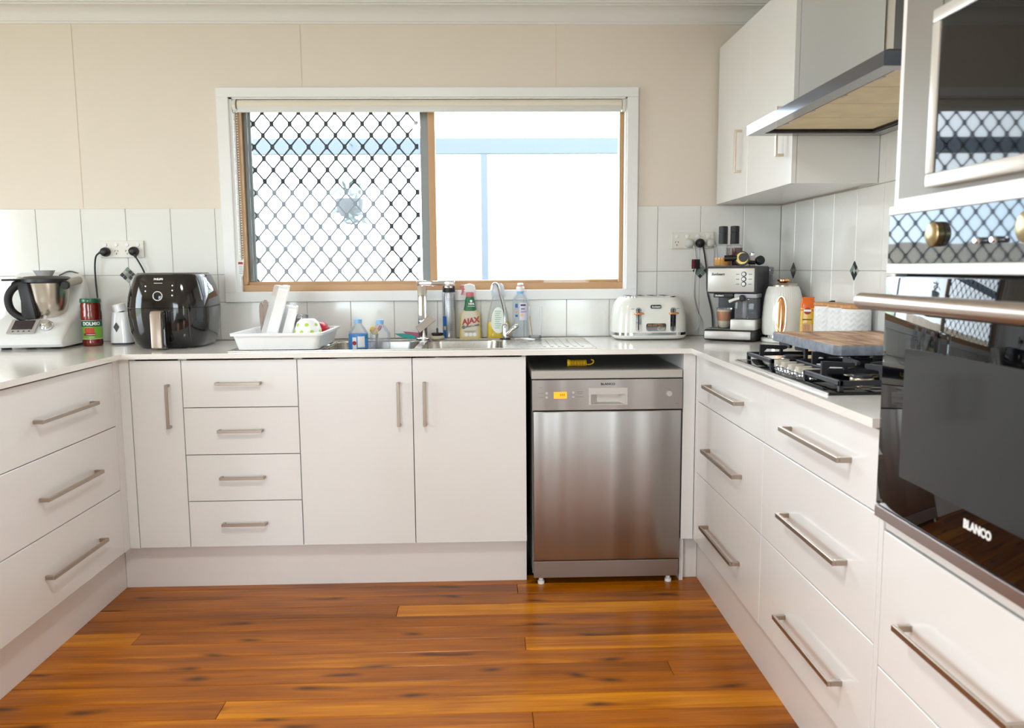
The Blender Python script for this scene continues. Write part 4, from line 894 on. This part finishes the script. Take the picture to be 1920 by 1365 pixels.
bm = nb(); box(bm, (.06, D2-.002, .285), (W2+.012, D2+.045, .318), .004); box(bm, (.066, D2, .03), (W2+.008, D2+.04, .284)); obj('water_tank', bm, SMOKE, cm)
# latte glass under the spout
a_ = -.52
def cmw(x, y): return (2.508+x*math.cos(a_)-y*math.sin(a_), -.205+x*math.sin(a_)+y*math.cos(a_))
gx, gy = cmw(-.036, -D2+.035)
t = thing('latte_glass', 'glass of milky coffee standing on the espresso machine', 'glass', (gx, gy, 1.019))
bm = nb(); lathe(bm, [(.018, 0), (.024, .006), (.031, .05), (.034, .088)], 24, cap1=False); obj('wall', bm, glass('latte_glass_wall', (.93, .95, .94), diff=.08), t)
bm = nb(); lathe(bm, [(.017, .003), (.0225, .008), (.0275, .033)], 24); obj('milk_layer', bm, mat('milk', (238, 222, 200), .4), t)
bm = nb(); lathe(bm, [(.0275, .0335), (.0295, .05), (.0312, .072)], 24); obj('coffee_layer', bm, mat('coffee_milk', (205, 125, 65), .4), t)
bm = nb(); lathe(bm, [(.0313, .0725), (.0318, .080)], 24); obj('foam', bm, mat('foam', (236, 215, 190), .6), t)
# things on top of the machine
CZ = .965+.3225
def oil(label, lx, ly, r, h, lev, m_):
    x, y = cmw(lx, ly); t = thing('pourer_bottle', label, 'bottle', (x, y, CZ), 0, 'bottles on the coffee machine')
    bm = nb(); lathe(bm, [(r*.9, 0), (r, .004), (r, h*.48), (r*.93, h*.52), (.018, h*.54), (.018, h*.56)], 24, cap1=False); obj('glass_wall', bm, CLEAR, t)
    bm = nb(); lathe(bm, [(r*.86, .002), (r*.93, .006), (r*.93, lev)], 24); obj('oil', bm, m_, t)
    bm = nb(); lathe(bm, [(.0195, h*.555), (.0195, h*.82), (.0185, h*.825), (.0185, h*.84), (.0195, h*.845), (.0195, h*.985), (.017, h)], 22); obj('grinder_cap', bm, BLK, t)
oil('clear bottle of amber oil with a tall black cap on the coffee machine', -.058, -.055, .039, .172, .036, AMBER)
oil('bottle of dark red sauce with a tall black cap on the coffee machine', -.028, .034, .037, .176, .080, MAROON)
x, y = cmw(.008, -.075)
t = thing('portafilter', 'black coffee portafilter with a gold face on the machine top', 'portafilter', (x, y, CZ), -.25)
bm = nb(); lathe_ax(bm, [(.030, -.014), (.031, .0), (.031, .012)], (.022, 0, .0315), (-.15, -1, .1), 24); obj('basket', bm, BLK, t)
bm = nb(); lathe_ax(bm, [(.025, .0122), (.025, .0135)], (.022, 0, .0315), (-.15, -1, .1), 24); gd = obj('gold_face', bm, mat('gold_foil', (205, 180, 100), .4, .6, noise=.4, nscale=40), t)
bm = nb(); lathe_ax(bm, [(.0195, .0136), (.0195, .0142)], (.0275, 0, .0345), (-.15, -1, .1), 20); obj('dark_spot', bm, BLK, gd)
bm = nb(); tube(bm, spline([(0, 0, .034), (-.028, .002, .034), (-.052, .004, .033)]), .0135, 12); obj('handle', bm, BLK, t)
x, y = cmw(.058, -.045)
t = thing('coffee_scoop', 'black coffee scoop lying at the right of the machine top', 'scoop', (x, y, CZ+.0035), -.15)
bm = nb(); tube(bm, spline([(-.035, 0, .022), (0, 0, .012), (.022, 0, .011)]), .0085, 10); obj('handle', bm, BLK, t)
bm = nb(); lathe_ax(bm, [(.012, -.012), (.019, -.008), (.0195, .010), (.016, .014)], (.040, 0, .0195), (.3, -.9, .2), 18); obj('cup', bm, BLK, t)
x, y = cmw(.048, .045)
t = thing('salt_shaker', 'tiny glass shaker behind the gold-faced portafilter', 'shaker', (x, y, CZ))
bm = nb(); lathe(bm, [(.014, 0), (.015, .03), (.011, .046)], 16); obj('jar', bm, mat('shaker_white', (225, 215, 205), .3), t)
bm = nb(); lathe(bm, [(.0115, .046), (.0115, .056), (.007, .060)], 16); obj('cap', bm, CHROME, t)

# ------------------------------------------------------------------ kettle
kt = thing('electric_kettle', 'cream ribbed electric kettle with a copper handle inset', 'kettle', (2.652, -.362, .965), -.45)
bm = nb(); lathe(bm, [(.080, .001), (.086, .006), (.086, .016), (.080, .020)], 40); obj('power_base', bm, CRT, kt)
bm = nb(); lathe(bm, [(.079, .0205), (.081, .022), (.081, .032), (.079, .034)], 40); obj('chrome_band', bm, CHROME, kt)
bm = nb(); rg = []
for r, z in ((.080, .034), (.083, .05), (.0835, .10), (.080, .15), (.075, .19), (.067, .222), (.060, .236)):
    rg.append([((r+(.0010 if k % 2 else -.0006))*math.cos(2*PI*k/96), (r+(.0010 if k % 2 else -.0006))*math.sin(2*PI*k/96), z) for k in range(96)])
loft(bm, rg); kb = obj('body', bm, CRT, kt)
bm = nb(); lathe(bm, [(.061, .236), (.061, .241), (.054, .248), (.03, .251)], 36); obj('lid', bm, mat('lid_taupe', (190, 178, 165), .2, .8), kt)
bm = nb(); lathe(bm, [(.012, .250), (.018, .254), (.026, .258), (.026, .264), (.018, .268)], 24); obj('lid_knob', bm, COPPER, kt)
# long copper grip on the front
bm = nb(); rg = []
for k in range(20):
    a = 2*PI*k/20; u = .0175*math.cos(a); z = .118+.076*(abs(math.sin(a))**.62)*(1 if math.sin(a) > 0 else -1); rg.append((u, z))
def kr(z): return .0835 if z < .1 else .0835-.0085*((z-.1)/.09)
loft(bm, [[(u*1.25, -kr(z)+.004, z+(.003 if z > .118 else -.003)) for u, z in rg], [(u*1.25, -kr(z)-.003, z+(.003 if z > .118 else -.003)) for u, z in rg]]); gp = obj('grip_surround', bm, mat('lid_taupe', (190, 178, 165), .2, .8), kt)
bm = nb(); loft(bm, [[(u, -kr(z)-.002, z) for u, z in rg], [(u, -kr(z)-.009, z) for u, z in rg], [(u*.5, -kr(z)-.013, .118+(z-.118)*.93) for u, z in rg]]); obj('copper_grip', bm, COPPER, gp)

# ------------------------------------------------------------------ biscuit pack and canisters
t = thing('biscuit_pack', 'yellow and orange biscuit packet between the kettle and canisters', 'packet', (2.685, -.545, .965), -.40)
bm = nb(); loft(bm, rings_rr([(.001, .056, .050, .008), (.15, .056, .050, .01), (.170, .052, .044, .012)], 3)); obj('packet_body', bm, GOLD, t)
bm = nb(); loft(bm, rings_rr([(.142, .0572, .0512, .01), (.170, .054, .046, .012), (.186, .046, .026, .01), (.196, .050, .006, .002)], 3)); obj('orange_top', bm, ORANGE, t)
bm = nb(); lathe_ax(bm, [(.014, 0), (.014, .0006)], (0, -.0262, .142), (0, -1, 0), 18); bd = obj('brand_badge', bm, REDP, t, False)
obj('badge_band', B((-.014, -.0276, .139), (.014, -.0268, .1475)), PAPER, bd, False)
bm = nb(); lathe_ax(bm, [(.021, 0), (.021, .0008)], (.0, -.0252, .075), (0, -1, 0), 22); bs = obj('biscuit_picture', bm, mat('biscuit_print', (224, 178, 128), .5), t, False)
for k in range(4): obj('print_line', B((-.012+k*.006, -.0266, .062), (-.0095+k*.006, -.0259, .088)), mat('biscuit_brown', (185, 125, 75), .5), bs, False)
obj('print_line', B((-.018, -.0258, .105), (.018, -.0252, .110)), mat('brown_print', (130, 90, 30), .5), t, False)
HB = mat('white_embossed_ceramic', (240, 240, 238), .35)
def canister(label, x, y):
    t = thing('storage_canister', label, 'canister', (x, y, .965), 0, 'white canisters by the hob')
    r, h = .050, .168; nu, nv = 72, 34; bm = nb(); rg = []
    for j in range(nv+1):
        z = h*j/nv; row = []
        for k in range(nu):
            s = k % 6; chev = (s if s < 3 else 6-s)/3.
            ph = (j*.5+chev*1.6) % 2.
            e = .0017*(1 if ph < 1.2 else -1) if 1 < j < nv-1 else 0
            row.append(((r+e)*math.cos(2*PI*k/nu), (r+e)*math.sin(2*PI*k/nu), z))
        rg.append(row)
    loft(bm, rg); obj('pot', bm, HB, t)
    bm = nb(); lathe(bm, [(.0465, h), (.0465, h+.003), (.0525, h+.003), (.0525, h+.012), (.051, h+.0135)], 36); obj('wooden_lid', bm, WOODL, t); return t
canister('white embossed canister, furthest of three from the oven tower', 2.700, -.705)
canister('white embossed canister in the middle of the three', 2.704, -.815)
canister('white embossed canister, nearest of three to the oven tower', 2.704, -.928)
t = thing('black_pouch', 'black folded pouch leaning behind the canisters', 'pouch', (2.738, -.640, .965))
bm = nb(); prism(bm, [(-.022, 0), (.022, 0), (.026, .12), (.010, .182), (-.012, .186), (-.024, .16)], 'x', -.010, .012, .004); obj('pouch_body', bm, BLK, t)

# ------------------------------------------------------------------ gas hob
hb = thing('gas_hob', 'black glass gas hob with cast iron trivets', 'hob', (2.49, -1.426, .965))
HX0, HX1, HY0, HY1 = 2.240, 2.738, -1.800, -1.053; HZ = .9725
obj('glass_plate', B((HX0, HY0, .9653), (HX1, HY1, HZ), .0025, 2), BGLASS, hb, True, True)
obj('edge_strip', B((HX0-.003, HY0, .9652), (HX0-.0002, HY1, HZ-.001)), STEEL, hb, False, True)
def burner(x, y, r):
    bm = nb(); lathe(bm, [(r*1.25, .0002), (r*1.25, .003), (r, .005), (r, .016), (r*.96, .018)], 28, (x, y, HZ)); q = obj('burner', bm, mat('burner_alloy', (195, 180, 155), .3, .8), hb, True, True)
    bm = nb(); lathe(bm, [(r*.86, .0182), (r*.88, .022), (r*.82, .0255), (r*.4, .0265)], 28, (x, y, HZ)); obj('burner_cap', bm, IRON, q, True, True)
BUR = ((2.385, -1.665, .030), (2.610, -1.665, .038), (2.500, -1.425, .055), (2.385, -1.185, .038), (2.610, -1.185, .028))
for b_ in BUR: burner(*b_)
ZG = 1.0345
def trivet(x0, x1, y0, y1, cs, label=None):
    bm = nb(); z0 = .986; t = .011
    for lo, hi in (((x0, y0), (x1, y0+t)), ((x0, y1-t), (x1, y1)), ((x0, y0), (x0+t, y1)), ((x1-t, y0), (x1, y1))): box(bm, (*lo, z0), (*hi, z0+.013), .0015, 1)
    for x in (x0, x1-t):
        for y in (y0, y1-t): box(bm, (x, y, HZ+.0002), (x+t, y+t, z0))
    w_ = .0045
    def finger(px_, py, qx, qy):
        # from the frame up and inward: riser then a horizontal arm tapering down to the middle
        dx, dy = qx-px_, qy-py; L_ = math.hypot(dx, dy); dx, dy = dx/L_, dy/L_; sx, sy = -dy*w_, dx*w_
        prof = [(0, z0+.002), (0, ZG), (.012, ZG), (L_-.006, ZG-.004), (L_, ZG-.006), (L_, ZG-.014), (L_-.01, ZG-.017), (.022, ZG-.014), (.014, ZG-.022), (.012, z0+.002)]
        loft(bm, [[(px_+dx*a+s*sx, py+dy*a+s*sy, z) for a, z in prof] for s in (-1, 1)])
    for cx, cy, gap in cs:
        finger(cx, y0+.003, cx, cy-gap); finger(cx, y1-.003, cx, cy+gap)
        xl = x0+.003 if cx < (x0+x1)/2+.01 else None; xr_ = x1-.003 if cx > (x0+x1)/2-.01 else None
        xm = (x0+x1)/2
        finger(xl if xl else xm+.002, cy, cx-gap, cy); finger(xr_ if xr_ else xm-.002, cy, cx+gap, cy)
    if len(cs) > 1: box(bm, ((x0+x1)/2-.0055, y0, z0), ((x0+x1)/2+.0055, y1, z0+.013))
    return obj('trivet', bm, IRON, hb, False, True)
trivet(2.272, 2.722, -1.785, -1.553, ((2.385, -1.665, .022), (2.610, -1.665, .022)))
trivet(2.345, 2.722, -1.546, -1.304, ((2.520, -1.425, .030),))
trivet(2.272, 2.722, -1.297, -1.067, ((2.385, -1.185, .022), (2.610, -1.185, .022)))
for k in range(5):
    y = -1.318-k*.0565; x = 2.298
    bm = nb(); lathe(bm, [(.019, .0003), (.019, .004), (.012, .007), (.012, .012)], 18, (x, y, HZ)); q = obj('knob_base', bm, CHROME, hb, True, True)
    bm = nb(); loft(bm, [[(px_, py, z) for px_, py in rrect(.046, .021, .009, 4, x+.002, y)] for z in (HZ+.012, HZ+.027)]); obj('knob', bm, mat('knob_cream', (205, 196, 180), .4), q, True, True)
# chopping board resting on the trivets
cbm = board_wood('acacia_endgrain', ((120, 78, 56), (186, 142, 108), (226, 196, 160)), 3.2, (9, 2.2, 4))
cb = thing('chopping_board', 'thick wooden chopping board with a grey rough edge resting on the hob', 'chopping board', (2.54, -1.31, ZG+.0007))
o2 = [(-.178, -.225), (-.162, -.243), (.17, -.245), (.18, -.24), (.18, .24), (.165, .25), (-.170, .252), (-.180, .246), (-.176, .12), (-.181, .02), (-.175, -.10)]
bm = nb(); prism(bm, o2, 'z', .0, .0285, .003, 2); obj('grey_edge', bm, mat('edge_grey_blue', (126, 132, 142), .6, noise=.7, nscale=45, bump=.6, bscale=70), cb)
bm = nb(); prism(bm, [(x*.985, y*.988) for x, y in o2], 'z', .0285, .0305); obj('board_top', bm, cbm, cb, False)

# ------------------------------------------------------------------ wall cupboard
UX, UZ0, UZ1, UY = 2.457, 1.570, 2.262, -.925
uc = thing('wall_cupboard', 'white two-door wall cupboard in the right-hand corner', 'cupboard', (2.61, -.46, UZ0))
obj('body', B((UX+TH_+.001, UY, UZ0), (WX1-.0095, -.0115, UZ1)), CAB, uc, False, True)
for y0, y1, hy in ((-.445, -.0125, -.362), (UY, -.445, -.842)):
    f = obj('door', B((UX, y0+g, UZ0), (UX+TH_, y1-g, UZ1), .0012, 1), CAB, uc, False, True)
    obj('handle', handle_bm((UX, hy, 1.672), (UX, hy, 1.846), (-1, 0, 0), .03, .012), mat('pale_nickel', (222, 206, 186), .3, .9), f, False, True, 'pale nickel bar handle')

# ------------------------------------------------------------------ range hood
rh = thing('range_hood', 'stainless canopy range hood above the hob', 'range hood', (2.53, -1.40, 1.728))
RX0, RX1, RY0, RY1 = 2.296, WX1-.0095, -1.89, -.930
HL = 1.763
HOODM = mat('hood_steel', (150, 150, 150), .24, .95, noise=.06, nscale=3., stretch=(1, 1, 30))
# canopy: lip then a shallow slope to the flue
bm = nb(); ring = lambda x0, y0, y1, z: [(x0, y0, z), (RX1, y0, z), (RX1, y1, z), (x0, y1, z)]
loft(bm, [ring(RX0+.001, RY0+.001, RY1-.001, 1.7635), ring(RX0+.02, RY0+.02, RY1-.02, 1.772), ring(2.605, -1.56, -1.31, 1.835)], True, True); obj('canopy', bm, HOODM, rh, False, True)
fl_ = nb(); box(fl_, (2.605, -1.56, 1.836), (RX1, -1.31, 2.44)); obj('flue', fl_, mat('flue_dark_steel', (105, 105, 108), .3, .9), rh, False, True)
def frame(bm, x0, x1, y0, y1, t, z0, z1):
    for lo, hi in (((x0, y0), (x0+t, y1)), ((x1-t, y0), (x1, y1)), ((x0+t, y0), (x1-t, y0+t)), ((x0+t, y1-t), (x1-t, y1))): box(bm, (*lo, z0), (*hi, z1))
bm = nb(); frame(bm, RX0, RX1, RY0, RY1, .004, 1.7300, HL); obj('lip', bm, mat('polished_lip', (112, 118, 130), .12, 1.), rh, False, True)
bm = nb(); frame(bm, RX0+.0042, RX1-.0042, RY0+.0042, RY1-.0042, .042, 1.7302, 1.7335); obj('under_frame', bm, HOODM, rh, False, True)
bm = nb(); frame(bm, RX0+.047, RX1-.047, RY0+.047, RY1-.047, .010, 1.7335, 1.760); obj('filter_recess', bm, BLK, rh, False, True)
FILT = mat('greasy_mesh_filter', (236, 222, 184), .5, .1, noise=.2, nscale=14, bump=.7, bscale=420)
ny = 4; fy0, fy1 = RY0+.058, RY1-.058
for k in range(ny):
    a = fy0+(fy1-fy0)*k/ny; b = fy0+(fy1-fy0)*(k+1)/ny
    f = obj('grease_filter', B((RX0+.058, a+.004, 1.742), (RX1-.058, b-.004, 1.750), .001, 1), FILT, rh, False, True)
    obj('filter_latch', B((RX0+.066, (a+b)/2-.014, 1.7395), (RX0+.080, (a+b)/2+.014, 1.7418)), SILVER, f, False, True)

# ------------------------------------------------------------------ oven tower
TY0, TY1 = -2.742, -2.105
tw = thing('oven_tower', 'tall white cabinet housing the oven and microwave', 'cabinet', (2.5, -2.42, ZD0-.002))
WHP = CAB
obj('side_panel', B((RX-.001, TY1-.018, ZD0), (2.764, TY1, 2.300), .001, 1), WHP, tw, False, True)
obj('side_panel', B((RX-.001, TY0, ZD0), (2.764, TY0+.018, 2.300), .001, 1), WHP, tw, False, True)
obj('back_board', B((2.752, TY0+.0185, ZD0), (2.764, TY1-.0185, 2.300)), CARC, tw, False, True)
TYa, TYb = TY0+.0185, TY1-.0185
obj('rail', B((RX+.004, TYa, .733), (2.75, TYb, .760), .001, 1), WHP, tw, False, True)
obj('shelf', B((RX+.02, TYa, 1.390), (2.75, TYb, 1.399)), WHP, tw, False, True)
obj('shelf', B((RX+.02, TYa, 1.815), (2.75, TYb, 1.830)), WHP, tw, False, True)
obj('top_board', B((RX+.02, TYa, 2.282), (2.75, TYb, 2.299)), WHP, tw, False, True)
def tfront(nm, z0, z1, hz):
    f = obj(nm, B((RX, TYa+.001, z0+g), (RX+TH_, TYb-.001, z1-g), .0012, 1), CAB, tw, False, True)
    if hz: obj('handle', handle_bm((RX, TYa+.125, hz), (RX, TYb-.120, hz), (-1, 0, 0), .038, .013), NICK, f, False, True, 'brushed nickel bar handle')
tfront('drawer', .431, .731, .572); tfront('drawer', ZD0, .431, .31); tfront('door', 1.832, 2.296, None)
# oven
ov = thing('built_in_oven', 'black glass built-in oven with a round steel handle', 'oven', (2.5, -2.42, .762))
OX = 2.206
obj('oven_box', B((RX+.02, TYa+.004, .766), (2.74, TYb-.004, 1.385)), DARK, ov, False, True)
STRP = mat('bright_steel_strip', (236, 236, 236), .3, .25)
dg = obj('door_glass', B((OX, TYa+.002, .790), (RX+.018, TYb-.002, 1.262), .003), BGLASS, ov, True, True)
obj('bottom_strip', B((OX-.002, TYa+.002, .764), (RX+.018, TYb-.002, .7885), .002), mat('door_strip_steel', (178, 168, 166), .28, .9), ov, False, True)
obj('window_mesh', B((OX-.0006, TYa+.092, .870), (OX+.001, TYb-.092, 1.125)), mat('oven_window', (27, 33, 35), .08, noise=.2, nscale=400), dg, False, True)
obj('panel_strip', B((OX, TYa+.002, 1.2665), (RX+.018, TYb-.002, 1.286), .002), STRP, ov, False, True)
cp = obj('control_panel', B((OX+.002, TYa+.002, 1.2865), (RX+.018, TYb-.002, 1.3815)), mat('mirror_control_glass', (70, 78, 84), .03, .75), ov, False, True)
obj('panel_strip', B((OX, TYa+.002, 1.382), (RX+.018, TYb-.002, 1.3995), .002), STRP, ov, False, True)
def knob(y, z, r, l):
    bm = nb(); lathe_ax(bm, [(r, 0), (r*1.02, .004), (r, l), (r*.88, l+.002)], (OX+.0015, y, z), (-1, 0, 0), 28); return obj('knob', bm, mat('knob_bronze', (170, 150, 110), .28, .9), cp, True, True)
knob(-2.303, 1.338, .022, .011); knob(TYa+.16, 1.338, .024, .016)
for y in (-2.436, -2.480): 
    bm = nb(); lathe_ax(bm, [(.0055, 0), (.0055, .012), (.004, .014)], (OX+.0015, y, 1.322), (-1, 0, 0), 16); obj('push_button', bm, CHROME, cp, True, True)
bm = nb(); cyl(bm, (OX-.052, TYb-.012, 1.213), (OX-.052, TYa+.012, 1.213), .0165, n=24); hd = obj('handle', bm, mat('oven_handle_steel', (205, 192, 180), .28, 1.), ov, True, True)
for y in (TYb-.055, TYa+.055):
    bm = nb(); cyl(bm, (OX+.001, y, 1.213), (OX-.045, y, 1.213), .009, n=14); obj('handle_post', bm, STEEL, hd, True, True)
text('BLANCO', .0205, (OX-.0008, -2.472, .846), PAPER, dg, rz=-PI/2, off=.0009, world=True, sx=.92)
# microwave
mw = thing('microwave', 'silver framed built-in microwave with a black glass door', 'microwave', (2.5, -2.42, 1.4))
obj('microwave_box', B((RX+.02, TYa+.03, 1.405), (2.74, TYb-.03, 1.81)), DARK, mw, False, True)
bm = nb(); y0, y1, z0, z1 = TYa+.002, TYb-.002, 1.4145, 1.829
iy0, iy1, iz0, iz1 = TYa+.06, -2.252, 1.4245, 1.79
for lo, hi in (((y0, z0), (y1, iz0)), ((y0, iz1), (y1, z1)), ((y0, iz0), (iy0, iz1)), ((iy1, iz0), (y1, iz1))): box(bm, (RX-.004, lo[0], lo[1]), (RX+.018, hi[0], hi[1]))
obj('trim_surround', bm, MWSILV, mw, False, True)
obj('lower_strip', B((RX-.010, y0, 1.4003), (RX+.018, y1, 1.4142), .002), STRP, mw, False, True)
fw = .024; bm = nb()
for lo, hi in (((iy0, iz0), (iy1, iz0+fw)), ((iy0, 1.715), (iy1, 1.738)), ((iy0, iz0+fw), (iy0+fw, 1.715)), ((iy1-fw, iz0+fw), (iy1, 1.715))): box(bm, (RX-.022, lo[0], lo[1]), (RX+.016, hi[0], hi[1]), .003, 2)
obj('door_frame', bm, mat('door_frame_silver', (214, 210, 202), .35, .4), mw, True, True)
obj('door_glass', B((RX-.018, iy0+fw, iz0+fw), (RX+.012, iy1-fw, 1.715)), BGLASS, mw, False, True)
obj('vent_panel', B((RX-.002, iy0, 1.739), (RX+.016, iy1, iz1)), MWSILV, mw, False, True)

# ------------------------------------------------------------------ power cords, each a part of its appliance
def plug(owner, x, z, path, m_, r=.0038, pr=.021, sy=-.0112):
    bm = nb(); tube(bm, spline(path, 8), r, 8); t = obj('power_cord', bm, m_, owner)
    t.matrix_parent_inverse = Matrix.LocRotScale(owner.location, owner.rotation_euler, None).inverted(); t.location = (x, sy, z)
    bm = nb(); lathe_ax(bm, [(pr, .0004), (pr*1.02, .008), (pr*.9, .022), (pr*.62, .030), (.006, .032)], (0, 0, 0), (0, -1, 0), 20); obj('plug', bm, m_, t)
    d = Vector(path[0])
    bm = nb(); tube(bm, [(0, -.018, 0), d*.55+Vector((0, -.018*.45, 0)), d], [.010, .0075, .0055], 10); obj('strain_relief', bm, m_, t)
plug(tm, -.323, 1.372, [(-.022, -.02, -.004), (-.040, -.016, -.022), (-.050, -.010, -.07), (-.050, -.010, -.14), (-.046, -.012, -.22), (-.046, -.012, -.30), (-.046, -.02, -.396)], BLK)
plug(af, -.196, 1.374, [(.012, -.02, -.026), (.022, -.018, -.045), (.040, -.014, -.085), (.055, -.012, -.14), (.060, -.012, -.25), (.060, -.02, -.396)], BLK)
plug(ts, 2.334, 1.394, [(.018, -.020, -.012), (.026, -.018, -.05), (.030, -.012, -.10), (.024, -.012, -.17), (.024, -.014, -.25), (.042, -.016, -.32), (.050, -.03, -.35), (.024, -.06, -.400), (-.036, -.075, -.416)], mat('white_cord', (205, 204, 200), .4), .0034)
plug(cm, 2.384, 1.394, [(.010, -.022, -.016), (.020, -.018, -.06), (.032, -.014, -.14), (.036, -.014, -.22), (.056, -.020, -.31), (.062, -.02, -.36), (.064, -.02, -.418)], BLK)
plug(kt, 2.432, 1.394, [(.018, -.02, -.014), (.026, -.018, -.05), (.032, -.014, -.12), (.05, -.012, -.3), (.09, -.03, -.418)], mat('white_cord', (205, 204, 200), .4), .0034)

# ------------------------------------------------------------------ ceiling lamp added out of view to brighten the cabinets
cl = thing('added_ceiling_lamp', 'round white ceiling lamp added out of view to brighten the kitchen', 'lamp', (1.0, -2.35, CEILZ))
bm = nb(); lathe(bm, [(.19, -.0005), (.195, -.02), (.185, -.025)], 40); obj('lamp_base', bm, TRIM, cl)
bm = nb(); lathe(bm, [(.18, -.0255), (.175, -.05), (.15, -.072), (.09, -.085), (.02, -.089)], 40); obj('diffuser', bm, mat('added_lamp_diffuser', (255, 252, 248), .5, emit=5.), cl)
ld = bpy.data.lights.new('added_lamp_light', 'AREA'); ld.shape = 'DISK'; ld.size = .34; ld.energy = 9; ld.color = (.95, .98, 1); ld.spread = PI
lo2 = bpy.data.objects.new('added_lamp_light', ld); COL.objects.link(lo2); lo2.location = (1.0, -2.35, CEILZ-.095)
